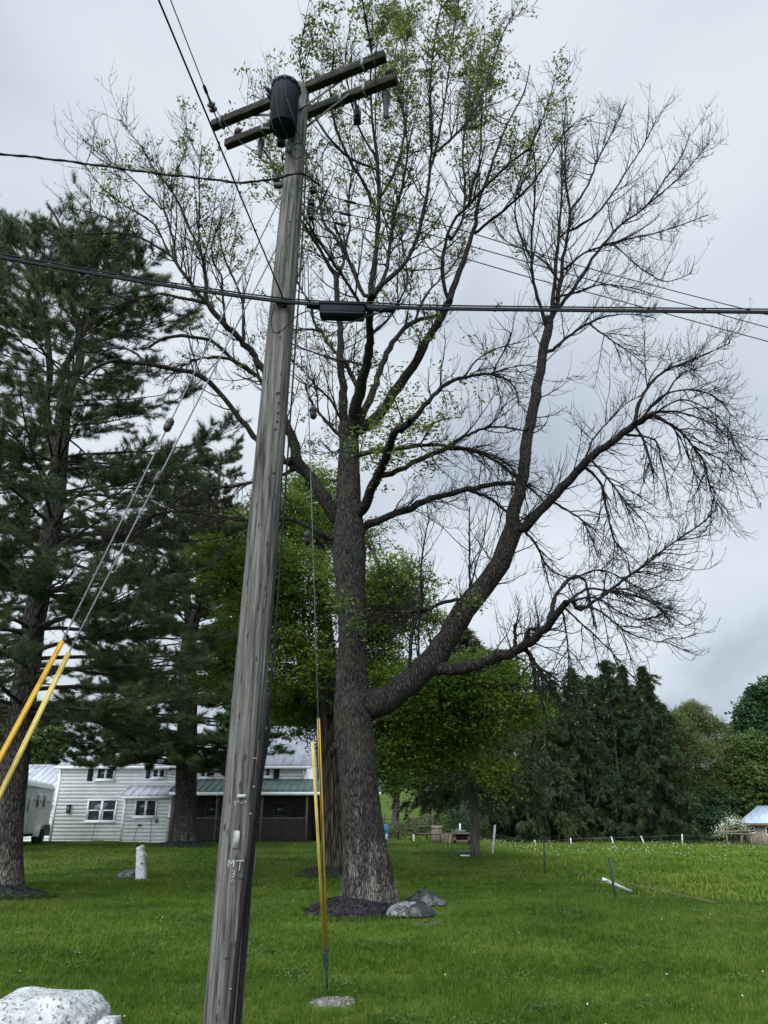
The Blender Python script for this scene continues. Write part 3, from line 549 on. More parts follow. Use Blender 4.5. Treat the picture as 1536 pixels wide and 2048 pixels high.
    mk('messenger_clamp', join(lathe(P(566, 604, YP - .17), [(.03, 0), (.04, .03), (.03, .06)], 12, (0, 1, 0)), beam(P(552, 604, YP - .16), P(590, 604, YP - .16), .03, .05)), M_RING, root)
    q = np.array([P(px, py, YP - .20) for px, py in ((549, 605), (543, 640), (546, 663), (560, 664), (580, 645), (596, 630), (615, 622))]); mk('drip_loop', wire(q, .006, 40), M_BLACK, root, True)
    return v1, v2, d, nrm, gap, za
ARM = build_pole()

def build_wires():
    v1, v2, d, nrm, gap, za = ARM
    grp = 'overhead lines on the utility pole'
    def W(name, pts, r, label, cat='wire', m=None, K=30, sag=0, group=grp):
        o = mk(name, wire(np.array(pts), r, K, 8, sag), m or M_BLACK, smooth=True); return tag(o, label, cat, group)
    def strain(a, b, parent_name, label):
        """dead-end bell insulators strung between the arm and the wire"""
        ax = unit(b - a); pr = [(.006, 0), (.010, .10), (.018, .11), (.052, .125), (.056, .14), (.03, .15), (.018, .16), (.018, .175), (.052, .19), (.056, .205), (.03, .215), (.016, .23), (.012, .34), (.02, .36), (.02, .44), (.006, .47)]
        o = mk(parent_name, lathe(a, pr, 16, ax), M_RUST, smooth=True); tag(o, label, 'insulator', 'dead-end insulators on the crossarm'); return a + ax * 0.46
    # primary conductors leave the front arm overhead, towards the road
    a = v1 + d * 0.10 + [0, 0, .02] - nrm * .05; t = PZ(338, -8, za + .1); b = strain(a, t, 'strain_insulator', 'brown strain insulator at the low outer end of the front crossarm')
    W('overhead_wire', [b, t, t + (t - b) * 9], .007, 'thin conductor from the lower crossarm tip up out of frame')
    a = v2 - d * 0.16 + [0, 0, .06]; t = PZ(722, -10, za + .30); b = strain(a, t, 'strain_insulator', 'brown strain insulator above the high end of the front crossarm')
    W('overhead_wire', [b, t, t + (t - b) * 9], .008, 'thick conductor rising from the upper crossarm tip into the tree crown')
    q = [P(738, 90, 5.5), P(750, 130, 5.55), P(752, 170, 5.8), P(757, 190, 6.0)]
    W('jumper_wire', q, .006, 'short jumper dropping from the upper crossarm tip to the arrester')
    W('jumper_wire', [P(756, 238, 6.0), P(754, 300, 6.1), P(753, 400, 6.2), P(640, 430, 6.25)], .004, 'thin lead hanging straight below the grey arrester')
    W('jumper_wire', [P(706, 250, 6.0), P(690, 250, 6.05), P(650, 300, 6.15), P(628, 372, 6.2)], .004, 'slack lead running from the right-hand fuse cutout to the pole')
    W('jumper_wire', [P(425, 205, 6.4), P(440, 232, 6.45), P(470, 272, 6.5), P(505, 300, 6.4), P(550, 300, 6.2)], .005, 'jumper joining the lower crossarm tip to the fuse cutout')
    # span guy overhead from the messenger height
    p0 = P(568, 600, YP - .14); t = PZ(314, -8, 7.05); W('span_guy', [p0, P(440, 258, 4.9) * 0 + p0 + (t - p0) * 0.5, t, t + (t - p0) * 1.5], .008, 'straight black span guy passing the transformer and leaving at the top')
    # telephone bundle at mid height, strung along the road
    l = P(0, 514, 5.56); mid1 = P(300, 565, 5.9); c = P(572, 603, YP - .17); e = P(1536, 624, 6.4); mid2 = P(900, 617, 6.2)
    lo = l + (l - mid1) * 1.5; hi = e + (e - mid2) * 2
    cb = W('cable_bundle', [lo, l, mid1, c, P(740, 611, 6.1), mid2, e, hi], .017, 'thick black telephone cable crossing the whole picture', 'cable', K=80)
    for off, r in (((0, -.01, .030), .008), ((0, -.015, -.026), .012)):
        q = [x + np.array(off) for x in (lo, l, mid1, c, P(740, 611, 6.1), mid2, e, hi)]; o = mk('lashed_strand', wire(np.array(q), r, 80, 8), M_BLACK, cb, True)
    # splice closure hanging on the bundle
    s0, s1 = P(640, 622, 6.08), P(730, 625, 6.08); ax = unit(s1 - s0)
    o = mk('splice_closure', beam(s0, s1, .11, .13), M_TANK); o.modifiers.new('bevel', 'BEVEL').width = .012; tag(o, 'black rectangular splice closure hung on the telephone cable', 'splice box')
    mk('closure_lid', beam(s0 - ax * .012 + [0, 0, .062], s1 + ax * .012 + [0, 0, .062], .13, .018), M_BLACK, o)
    mk('closure_flange', beam(s0 + ax * .01 + [0, 0, -.06], s1 - ax * .01 + [0, 0, -.06], .13, .02), M_BLACK, o)
    for q0, q1 in ((s0 - ax * .14 + [0, 0, .055], s0 + [0, 0, .05]), (s1 + [0, 0, .05], s1 + ax * .3 + [0, 0, .045])): mk('cable_neck', tubes(np.array([q0, q1]), np.array([.024, .034]), 10), M_BLACK, o, True)
    q = [P(615, 620, 6.0), P(640, 640, 5.98), P(690, 646, 5.98), P(728, 636, 5.98), P(770, 616, 6.05)]; mk('drip_loop', wire(np.array(q), .006, 30), M_BLACK, o, True)
    # twisted secondary cable off to the left
    pts = [P(-220, 292, 5.5), P(0, 308, 5.77), P(130, 322, 5.9), P(300, 345, 6.0), P(400, 356, 6.05), P(480, 365, 6.05), P(545, 358, 6.0), P(590, 348, 6.02), P(612, 350, 6.05), P(640, 372, 6.2)]
    q = resamp(pts, 140); s = np.linspace(0, 1, 140); 
    o = W('service_cable', q, .009, 'black twisted service cable leaving the pole towards the pines', 'cable', K=140)
    for ph in (0, 2.1):
        tw = q + np.stack([0 * s, .009 * np.cos(s * 70 + ph), .009 * np.sin(s * 70 + ph)], 1); mk('twisted_strand', wire(tw, .007, 280, 6), M_BLACK, o, True)
    # three open secondary wires to the right
    for i, (pts, lab) in enumerate((([(626, 380), (700, 404), (890, 451), (1060, 502), (1200, 543), (1480, 616), (1536, 630)], 'uppermost of three parallel wires sloping down across the bare crown'),
                                    ([(623, 412), (690, 428), (794, 451), (1060, 526), (1200, 565), (1416, 621), (1536, 655)], 'middle of three parallel wires sloping down across the bare crown'),
                                    ([(622, 436), (680, 448), (800, 479), (1060, 555), (1200, 591), (1480, 668), (1536, 683)], 'lowest of three parallel wires sloping down across the bare crown'))):
        Ys = np.interp([p[0] for p in pts], [620, 1536], [6.22, 8.3]); q = [P(a, b, y) for (a, b), y in zip(pts, Ys)]; q.append(q[-1] + (q[-1] - q[-3]) * 3)
        o = W('open_wire', q, .0062, lab, K=60)
        for k in (1, ):
            c = q[k]; ax = unit(q[k + 1] - q[k]); mk('splice_sleeve', tubes(np.array([c - ax * .06, c + ax * .07]), np.array([.016, .016]), 8), M_BLACK, o, True)
    # tangle of service drops beside the rack
    for pts in (((612, 350), (640, 362), (665, 392), (672, 405), (680, 430), (668, 440)), ((632, 432), (652, 440), (672, 422), (680, 404), (672, 385)), ((560, 372), (590, 377), (612, 374), (620, 365))):
        W('jumper_wire', [P(a, b, 6.12) for a, b in pts], .005, 'looped jumper among the wires beside the pole', K=30)
build_wires()

def build_guys():
    # anchor behind the pole: two yellow guards, wires up to the pole
    an = G(655, 1988)
    rod = thing('guy_anchor', 'iron guy anchor rod wrapped in green wire at the grey gravel patch', 'guy anchor', an)
    top = P(650, 1868, an[1] - 0.04)
    mk('anchor_rod', tubes(np.array([an - [0, 0, .05], top]), np.array([.011, .010]), 8), M_TPOST, rod, True)
    rng = np.random.default_rng(2); ws = []
    for k in range(9):
        s = np.linspace(0, 1, 26); c = an + (top - an) * (0.42 + 0.5 * s[:, None]) ; ph = rng.uniform(0, 6); q = c + np.stack([.022 * np.cos(s * (9 + k * 2) + ph), .022 * np.sin(s * (9 + k * 2) + ph), 0 * s], 1) + rng.normal(0, .006, (26, 3)); ws.append(wire(q, .0035, 50, 5))
    mk('wire_wrapping', join(*ws), M_TPOST, rod)
    def guy(lab_g, lab_w, b0, t0, ptop, mat, r, ins, base):
        d = unit(ptop - base)
        g = thing('guy_guard', lab_g, 'guy guard', b0, 'yellow plastic guards on the guy wires')
        o = mk('guard_tube', tubes(np.array([b0, t0]), np.array([r, r]), 12), mat, g, True)
        ax = unit(t0 - b0); s = unit(np.cross(ax, (0, 1, 0))); mk('guard_seam', beam(b0 + s * r * .4 - [0, r * .93, 0], t0 + s * r * .4 - [0, r * .93, 0], .012, .006), mat, g)
        w_ = mk('guy_wire', tubes(np.array([base, b0, t0, ptop]), np.full(4, .0075), 6), M_STRAND, smooth=True); tag(w_, lab_w, 'guy wire', 'guy wires bracing the utility pole')
        for f in ins:
            c = t0 + (ptop - t0) * min(np.linspace(0, 1, 400), key=lambda g_: abs(proj(t0 + (ptop - t0) * g_)[1] - f)); d = unit(ptop - t0); mk('guy_insulator', lathe(c - d * .075, [(.018, 0), (.036, .02), (.042, .06), (.033, .075), (.042, .09), (.036, .13), (.018, .15)], 12, d), M_RUST, w_, True)
    def on(a, b, f): return a + (b - a) * f
    def fpx(a, b, py):
        best = min(np.linspace(0, 1, 400), key=lambda f: abs(proj(on(a, b, f))[1] - py)); return best
    base = P(651, 1900, an[1] - .03)
    for lab, labw, px1, py1, pb_, matx, ins, off in (('tall orange-yellow guard with its top highest beside the big trunk', 'guy wire rising from the taller guard behind the pole', 637, 1437, (620, 440), M_YELLOW, (825, ), .012),
                                         ('faded yellow guard, the shorter of the pair before the big trunk', 'guy wire rising from the shorter faded guard behind the pole', 625, 1483, (604, 610), M_YELLOW2, (1075, ), -.012)):
        b = base + [off, 0, 0]; zt = P(*pb_, YP + .1); d = zt - b
        # let the guard line pass through the photographed guard top
        f = fpx(b, zt, py1); y1 = on(b, zt, f)[1]; t1 = P(px1, py1, y1)
        ptop = zt
        guy(lab, labw, on(b, t1, .0), t1, ptop, matx, .0155, ins, b)
    w_ = mk('guy_wire', tubes(np.array([base, P(608, 520, YP + .1)]), np.array([.006, .006]), 6), M_STRAND, smooth=True); tag(w_, 'thinnest guy wire between the two yellow-sleeved guys', 'guy wire', 'guy wires bracing the utility pole')
    # pair running off to the left along the road
    for lab, labw, g0, g1, pt, matx, ins in (('thick orange-yellow guard slanting before the near pine trunk', 'guy wire from the orange-yellow guard up past the farther insulator', (0, 1516), (125, 1282), (566, 385), M_YELLOW, (850, )),
                                              ('pale faded yellow guard slanting just below the brighter one', 'guy wire from the pale faded guard up to mid pole', (0, 1590), (138, 1305), (566, 470), M_YELLOW2, (955, ))):
        Yg = 6.2; a = P(*g0, Yg); b = P(*g1, Yg); ax = unit(b - a); z0 = a + ax * (-(a[2] - 0.25) / ax[2]); base_ = a + ax * (-(a[2] - 0.0) / ax[2]); top = P(*pt, Yg - .02)
        guy(lab, labw, z0, b, top, matx, .021, ins, base_)
build_guys()

# ================================================================== THE BIG ASH
YA = 15.7
# limbs: (depth change towards the tip in m, width px at the base, at the tip, style, photo polyline); style u = rising twigs, d = drooping
ASH = """
0 60 36 u 706,1404 762,1403 820,1364 853,1332 889,1289 928,1218 977,1162 1006,1110 1029,1045
.6 28 17 u 1020,1070 1034,996 1048,941 1055,882 1068,815 1076,756 1089,694 1097,650 1094,635
-2 8 1.5 u 1095,655 1078,608 1066,562 1063,490 1069,409 1071,334 1066,295 1072,250
.5 10 1.5 u 1096,655 1105,608 1113,520 1118,458 1123,393 1123,295 1126,263 1133,200
1.5 11 1.5 u 1098,650 1113,608 1126,523 1139,442 1139,412 1131,360 1130,295 1124,225
2 6 1.2 u 1139,425 1162,393 1182,357 1195,321 1214,285 1236,240 1250,207
-2 6 1.2 u 1143,461 1188,432 1221,393 1250,347 1283,298 1315,233
-1 9 1.3 u 1115,620 1156,565 1188,513 1214,481 1240,451 1292,412 1331,357 1364,312 1380,263
1 4 1.2 u 1292,412 1354,360 1387,324 1419,285
2.5 5 1.2 u 1205,492 1260,477 1305,468 1348,455 1384,442 1416,429
-3 5 1.2 u 1128,540 1162,510 1201,494 1227,490 1257,516 1289,542 1325,562 1354,559 1383,546
2 8 1.2 u 1105,700 1136,674 1175,647 1222,631 1273,629 1312,637
-1 4 1.2 d 1178,647 1214,674 1253,701 1289,727
-2.5 5 1.2 u 1112,595 1150,585 1200,570 1260,575 1310,590
1.5 5 1.2 u 1117,560 1085,520 1050,500 1010,480 985,440
-1.5 5 1.2 u 1064,520 1040,470 1030,420 1040,360 1065,300
-2 22 12 d 1032,1055 1046,1057 1082,1018 1113,987 1144,955 1175,920 1214,889 1246,866 1285,838 1308,827
-.5 9 1.5 d 1272,848 1273,819 1281,795 1300,768 1332,741 1371,725 1410,709 1460,686
.8 6 1.3 d 1285,835 1312,803 1343,784 1378,780 1418,788 1449,811 1464,834
-.8 6 1.3 d 1305,825 1351,823 1390,834 1429,850 1460,881
.4 7 1.3 d 1305,828 1343,850 1371,873 1386,893 1410,928 1417,963 1429,1002
-.5 4 1.2 d 1386,893 1421,909 1449,924 1468,944
1 6 1.3 d 1246,869 1285,873 1312,883 1320,912 1332,959
-.5 6 2 d 1271,852 1289,885 1300,920 1308,957
-1 6 1.3 d 1183,920 1207,948 1230,975 1253,1006 1285,1041 1300,1080
.6 7 1.3 d 1168,932 1203,971 1214,1022 1228,1077 1253,1112 1261,1147
1.4 5 1.2 u 1171,915 1187,877 1222,838 1253,807 1285,790
-1 6 1.3 d 1105,1003 1136,1022 1164,1041 1183,1077 1195,1110
.8 7 1.5 d 1050,1061 1074,1092 1093,1131 1113,1147 1150,1160
1.2 5 1.2 u 1300,815 1330,790 1360,750 1400,735 1445,720
-1.2 4 1.2 d 1310,825 1360,800 1410,815 1450,850 1475,905
1.6 4 1.2 d 1308,828 1350,860 1380,920 1400,960 1452,985
-2.5 30 13 d 870,1338 886,1338 934,1335 977,1319 1015,1307 1054,1288 1085,1260 1113,1229 1132,1205
.5 11 2 d 1098,1240 1101,1225 1113,1190 1132,1163 1156,1153 1171,1166 1179,1202 1190,1255
-.6 9 1.2 d 1130,1206 1148,1202 1156,1221 1183,1206 1214,1186 1253,1155 1293,1127 1332,1096 1371,1069 1410,1041 1433,1018
.5 7 1.2 d 1132,1205 1175,1178 1214,1182 1273,1194 1312,1210 1338,1240
-1 6 1.2 d 1150,1212 1199,1221 1253,1264 1300,1280 1330,1285
.8 5 1.2 d 1128,1215 1156,1241 1199,1280 1230,1311 1250,1340
.1 5 1.2 d 1122,1222 1128,1233 1136,1295 1138,1345
-1.4 6 1.2 d 1132,1203 1190,1195 1240,1225 1290,1240 1335,1222
1.5 5 1.2 d 1150,1155 1200,1140 1250,1160 1290,1180 1320,1170
.1 11 7 d 1046,1293 1058,1307 1068,1342 1070,1380
-.3 9 5 d 1050,1298 1065,1318 1082,1342 1100,1372
0 10 7 d 1052,1290 1056,1264 1064,1258 1071,1260
0 9 6 d 1030,1300 1031,1275 1030,1249
-1 9 2 u 818,1370 820,1348 820,1306 830,1247 843,1218 840,1176 843,1127 850,1078 859,1032
1 6 2 u 840,1350 838,1328 837,1257 845,1200 843,1160
-1.5 9 2 d 940,1205 928,1202 905,1200 879,1208 853,1219 807,1224 768,1224 736,1234 706,1242
.5 7 1.5 u 944,1195 941,1179 939,1127 939,1078 939,1013
2 18 8 d 715,1060 737,1049 772,1036 814,1019 859,1000 899,988 934,980 977,969 1016,966 1050,975
.5 8 3 d 936,980 973,993 1000,1013 1019,1029 1040,1062
-3 24 14 u 705,1030 729,1013 742,980 755,954 768,925 778,892 794,863 820,844
-1 14 2 d 794,863 820,844 846,815 872,785 905,762 941,753 980,748 1016,762 1032,782 1038,811
.5 4 1.2 u 930,755 945,730 960,715 1000,695 1050,683
-1 3 1.2 u 985,747 1000,715 1015,690 1022,665
.6 4 1.2 d 990,745 1020,735 1055,730 1075,735
1.5 13 3 d 756,950 788,945 820,929 863,909 905,896 951,902 990,922 1022,945 1058,975 1090,1005
-1.5 12 3 d 697,925 729,906 772,899 814,893 853,890 886,891 925,896 970,905 1015,928 1040,960
1 8 2 u 900,892 928,873 967,857 1009,854 1048,860 1085,850
-1 4 1.3 u 840,890 865,850 890,838 925,835
1 20 10 u 697,875 687,870 687,824 687,775 682,727 680,678 679,645 674,597 671,548
-2 9 2 u 671,552 654,525 641,499 619,466 595,430 570,385 545,330 520,290
1.5 7 1.3 u 672,560 684,535 693,483 700,450 697,423 700,374 705,320 690,260 672,210
-3.5 30 12 u 697,880 703,854 713,808 726,762 737,710 739,662 739,619 744,590
-.5 12 1.5 u 742,600 749,531 754,483 757,423 757,374 754,309 746,260 741,179 743,100 745,30
-2 11 1.4 u 744,590 762,570 794,544 820,512 837,466 843,439 853,391 859,342 863,293 863,228 861,195 863,130 872,65 885,0
1 6 1.3 u 859,345 876,283 885,228 895,163 905,81 915,16 922,-40
2 9 1.3 u 744,592 729,593 710,554 697,522 680,489 661,463 648,450 641,407 625,368 609,325 580,270 545,215 505,190
1.5 18 7 u 705,862 723,834 742,795 762,736 778,697 801,665 827,645 853,635 876,630
.8 6 1.5 u 829,645 840,613 859,580 879,561 910,525 930,480
-1.5 24 14 u 700,870 716,860 742,844 768,815 801,769 830,727 856,678 879,642 899,600
-2 9 1.3 u 898,602 889,580 884,531 892,483 898,465 908,439 934,413 960,384 993,352 1032,316 1060,296 1075,262 1090,225 1104,180 1115,130
.5 6 1.3 u 936,412 945,370 959,325 962,260 964,195 964,145 970,80
2 13 1.4 u 899,600 921,538 934,499 947,460 951,449 960,391 980,342 999,286 1016,244 1048,186 1060,130
-1.5 7 1.2 u 950,465 983,439 1016,413 1060,371 1090,330 1120,280 1150,245 1190,230
1 6 1.3 u 863,310 872,303 911,270 944,228 964,192 983,140 999,81 1016,49 1030,20
2.5 14 4 u 708,835 716,815 713,775 703,749 687,723 667,700 649,678 645,661
1 7 2 u 648,670 628,645 619,606 596,567 585,520 570,480
-1 5 1.5 u 646,662 609,658 575,660 548,655
.5 9 4 u 688,880 680,873 654,844 632,818 617,792 612,772
1.5 6 1.5 u 722,730 697,722 664,717 625,704 586,688 555,660
-1.5 6 1.5 u 682,840 660,800 630,770 600,735 560,710
-1.2 28 15 u 698,1060 667,1032 645,990 622,957 599,925 586,889 576,860 555,805 533,753
-.8 15 10 u 540,770 533,753 507,708 478,678 438,636 412,604
-1 9 1.4 u 415,608 386,574 360,535 338,509 308,490 269,470 240,467 198,467 149,470 100,477
1 8 1.4 u 412,604 383,600 354,594 321,589 282,595 240,610 198,636
.5 10 1.4 u 410,604 412,551 406,519 393,486 377,454 360,411 334,369 308,337 282,294 240,239
-1 4 1.2 u 396,490 399,428 398,379 400,330 405,290
1 6 1.3 u 351,520 347,486 338,447 328,415 328,376 320,330
-1.5 5 1.3 u 338,509 315,460 295,438 256,415 224,392 194,363 170,330
.8 4 1.2 u 275,472 237,447 191,428 139,415
.5 4 1.2 u 325,420 308,402 263,356 230,330 198,301 165,280
1 8 1.4 u 480,682 487,682 487,639 484,600 471,565 450,520 440,470 445,410
-1 6 1.4 u 450,650 445,584 442,551 425,519 430,470 470,420
1.5 13 5 u 575,925 560,905 530,775 507,747 468,721 425,682 393,675 357,673 324,678 298,695
-1 8 1.4 d 500,740 484,730 451,717 409,716 376,727 354,740 325,765
-2 13 7 u 628,962 622,957 570,922 525,888 490,850 451,799 419,766 393,750 354,740 308,730 263,726 240,722 204,727 165,753
1 6 1.3 u 290,728 285,721 269,704 240,696 207,701 150,710 95,730
-1.5 12 3 d 690,1080 661,1075 638,1065 612,1052 593,1042 560,1036 506,1040 450,1036 397,1026 355,1022 309,1029 278,1047 239,1064 200,1085
1 9 3 d 612,945 600,935 560,950 519,959 485,970 422,977 380,985 345,1005 310,1040
2.5 10 2 u 690,990 700,960 690,920 700,880 668,905 640,880
2 7 1.3 u 740,670 775,640 800,600 815,555 805,500 800,450
-3 8 1.3 u 739,640 715,600 690,560 650,500 600,420 570,350 560,270
3 9 1.3 u 744,600 770,550 780,480 790,420 810,350 815,280 800,200 790,120 800,40
-3 8 1.3 u 757,430 735,380 700,320 670,250 660,180 668,100 650,40
2.5 7 1.3 u 757,400 790,340 810,260 800,180 810,100 830,30
-2 6 1.3 u 754,320 720,260 700,190 690,120 700,50
3 7 1.3 u 900,480 925,440 930,380 925,300 935,230 940,150 945,70
-2 6 1.2 u 754,340 690,310 640,250 610,180 600,110 610,50
"""
TR = [(741, 1800, 106), (737, 1770, 99), (734, 1735, 94), (728, 1680, 85), (722, 1620, 79), (716, 1560, 76), (711, 1500, 75), (706, 1440, 77), (705, 1395, 70), (706, 1338, 54), (703, 1240, 53), (702, 1175, 57), (699, 1110, 67), (698, 1060, 64), (697, 1013, 52), (697, 948, 45), (698, 882, 38), (697, 850, 36)]
def build_ash():
    rng = np.random.default_rng(11)
    base = G(741, 1797); base[1] = YA; base[2] = float(terr(base[0], YA))
    tree = thing('ash_tree', 'big half-bare ash tree with fresh leaves only on its upper and middle crown', 'tree', base)
    # trunk with root flare
    pts = np.array([P(x, y, YA) for x, y, w_ in TR]); rad = np.array([w_ * depth(p) / F / 2 for (x, y, w_), p in zip(TR, pts)])
    q, r = resamp(pts, 130, rad); S = 56; a = np.arange(S) * 2 * math.pi / S
    hgt = q[:, 2] - base[2]; fl = np.exp(-np.maximum(hgt, 0) / 0.42)[:, None]
    R = r[:, None] * (1 + 0.022 * np.sin(a * 5 + 0.7 * hgt[:, None]) + 0.012 * np.sin(a * 11 - hgt[:, None] * 1.1)) * (1 + fl * (0.05 + 0.20 * np.maximum(0, np.sin(a * 4 + 0.9)) ** 1.5 * 1.0)) + rng.normal(0, .006, (130, S))
    R += (0.07 * np.exp(-((hgt - 4.55) / 0.35) ** 2))[:, None] * np.clip(np.cos(a - 3.5), 0, 1)     # swollen scar under the fork
    V = q[:, None] + np.stack([R * np.cos(a), R * np.sin(a), R * 0], -1); V[0, :, 2] -= 0.35
    b = (np.arange(129) * S)[:, None]; j = np.arange(S)[None]; j2 = (j + 1) % S
    trunk = (V.reshape(-1, 3), [np.stack([b + j, b + j2, b + S + j2, b + S + j], -1).reshape(-1, 4), np.array([[129 * S + i for i in range(S)]])])
    # limbs
    known = [(x, y, YA) for x, y, w_ in TR]
    for k in range(len(TR) - 1):
        for f in (.25, .5, .75): known.append((TR[k][0] * (1 - f) + TR[k + 1][0] * f, TR[k][1] * (1 - f) + TR[k + 1][1] * f, YA))
    K = 26; LP, LR, LS, big = [], [], [], []
    for line in ASH.strip().splitlines():
        dy, w0, w1, st, rest = line.split(None, 4); dy = float(dy); w0 = float(w0); w1 = float(w1)
        pp = np.array([[float(c) for c in s.split(',')] for s in rest.split()])
        kk = np.array(known); i = np.argmin(np.hypot(kk[:, 0] - pp[0, 0], kk[:, 1] - pp[0, 1])); Y0 = kk[i, 2]
        if np.hypot(*(kk[i, :2] - pp[0])) > 2.5: pp = np.vstack([kk[i, :2], pp])
        px = resamp(pp, K); s = np.linspace(0, 1, K); Ys = Y0 + dy * s ** 1.2 + 0.10 * rng.normal() * np.sin(s * 6)
        for x, y, Y in zip(px[:, 0], px[:, 1], Ys): known.append((x, y, Y))
        p3 = np.array([P(x, y, Y) for x, y, Y in zip(px[:, 0], px[:, 1], Ys)])
        ww = w0 + (w1 - w0) * s ** 0.75; rr = ww * np.array([depth(p) for p in p3]) / F / 2
        rr = np.maximum(rr, 0.008) * (1 + 0.04 * np.sin(s * 23 + dy * 9)); p3 += rng.normal(0, 1, p3.shape) * np.minimum(0.016, rr[:, None] * .25)
        LP.append(p3); LR.append(rr); LS.append(st); big.append(w0)
    LP = np.array(LP); LR = np.array(LR); big = np.array(big); st = np.array(LS)
    mk('trunk', trunk, M_ASHBARK, tree, True)
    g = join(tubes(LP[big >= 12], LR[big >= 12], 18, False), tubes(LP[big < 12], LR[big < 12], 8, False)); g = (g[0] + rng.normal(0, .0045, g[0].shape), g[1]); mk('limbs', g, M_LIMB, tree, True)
    # secondary branches and twigs
    thin = LR < 0.085
    tw, tips = [], []
    def sub(mask, nn, **k): return sprout(LP[mask], LR[mask], nn, **k)
    up = (st == 'u'); dr = (st == 'd'); fine = up & (big < 13); coarse = up & (big >= 13)
    bB = [sprout(LP[fine], LR[fine], 800, 0.12, 1.0, (0.8, 2.0), (.45, .95), 0.42, 7, rng, rmax=.020, rmin=.011, upb=.25, jit=.10),
          sprout(LP[coarse], LR[coarse], 120, 0.35, 1.0, (0.7, 2.0), (.7, 1.2), 0.35, 7, rng, rmax=.020, rmin=.011, upb=.3, jit=.12)]
    bD = [sprout(LP[dr], LR[dr], 430, 0.22, 1.0, (0.8, 1.9), (.4, 1.0), -0.75, 7, rng, rmax=.016, rmin=.011, curl4=0.55, upb=.35, jit=.09)]
    for b_ in bB + bD: tw.append(tubes(*b_, 4, False))
    # second order: short shoots set along the branches, turning up at their ends
    PB = np.concatenate([b[0] for b in bB]); RB = np.concatenate([b[1] for b in bB]); PD, RD_ = bD[0]
    LF, LFR = LP[fine], LR[fine]
    c1 = [sprout(PB, RB, 5200, .12, 1.0, (.32, .95), (.5, 1.0), .40, 5, rng, rmax=.010, rmin=.0065, upb=.2, jit=.10),
          sprout(LF[:, 8:], LFR[:, 8:], 1700, .2, 1.0, (.26, .8), (.5, 1.1), .40, 5, rng, rmax=.010, rmin=.0065, upb=.2, jit=.10)]
    c2 = [sprout(PD, RD_, 2900, .10, 1.0, (.32, .95), (.4, 1.0), -.25, 5, rng, rmax=.0095, rmin=.0065, curl4=.55, jit=.10),
          sprout(LP[dr][:, 8:], LR[dr][:, 8:], 900, .2, 1.0, (.26, .8), (.4, 1.0), -.2, 5, rng, rmax=.0095, rmin=.0065, curl4=.55, jit=.1)]
    PC = np.concatenate([c[0] for c in c1 + c2]); RC = np.concatenate([c[1] for c in c1 + c2])
    tw.append(tubes(PC, RC, 3, False))
    P3, R3 = sprout(PC, RC, 11500, .25, 1.0, (.08, .26), (.5, 1.0), .35, 3, rng, rmax=.0062, rmin=.0052, tipf=.75)
    tw.append(tubes(P3, R3, 3, False))
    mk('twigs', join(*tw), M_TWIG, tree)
    # young leaves at the twig ends where the crown is alive
    def alive(px, py):
        m = np.zeros_like(px)
        for cx, cy, sx, sy, v in ((790, 60, 190, 170, .95), (960, 120, 120, 130, .75), (640, 60, 70, 100, .6), (1000, 270, 110, 90, .5), (1112, 170, 40, 50, .8), (740, 300, 110, 120, .55), (470, 260, 80, 120, .4), (320, 360, 110, 120, .36), (430, 480, 120, 110, .32), (560, 330, 90, 130, .5),
                                  (800, 470, 120, 110, .38), (640, 560, 90, 120, .35), (830, 640, 100, 80, .45), (720, 720, 110, 100, .36), (800, 840, 70, 50, .6), (620, 860, 80, 90, .35), (540, 730, 60, 70, .4), (770, 930, 50, 50, .45), (380, 620, 90, 60, .25), (950, 500, 60, 90, .3), (940, 640, 60, 60, .2), (900, 760, 70, 70, .2), (690, 1220, 30, 90, .25)):
            m = np.maximum(m, v * np.exp(-(((px - cx) / sx) ** 2 + ((py - cy) / sy) ** 2)))
        return m
    T2 = np.concatenate([PC[:, -1], P3[:, -1], PC[:, 3]]); px, py = proj(T2); pr = alive(px, py)
    nzx = 0.5 + 0.5 * np.sin(T2[:, 0] * 2.6 + 1.3 * np.sin(T2[:, 2] * 2.2)) * np.sin(T2[:, 2] * 2.9 + T2[:, 1] * 1.4)
    k = rng.uniform(0, 1, len(T2)) < pr * np.clip(2.4 * nzx - 0.75, 0.05, 1.0) * 0.85; T2 = T2[k]; nL = 10
    C = np.repeat(T2, nL, 0) + rng.normal(0, .075, (len(T2) * nL, 3)) * [1, 1, .8]
    extra = []
    for (x, y, Y, rx, rz, n) in ((800, 845, 14.6, .85, .72, 1300), (755, 905, 14.4, .5, .42, 500), (865, 905, 15, .35, .3, 180), (455, 1180, 15, 0.01, .01, 2), (690, 1245, 15.1, .42, .3, 150), (930, 1200, 14.9, .42, .25, 120)):
        c = P(x, y, Y); cl = c + rng.normal(0, 1, (max(2, n // 22), 3)) * [rx * .55, rx * .6, rz * .55]; cc = cl[rng.integers(0, len(cl), n)]; extra.append(cc + rng.normal(0, .12, (n, 3)))
    C = np.concatenate([C] + extra)
    mk('crown', leaves(C, 0.112, 0.046, rng, .3), M_ASHLEAF, tree)
    MULCH.append((base + [-.28, -.35, 0], 1.0, 1.12))
    return base
ASH_BASE = build_ash()

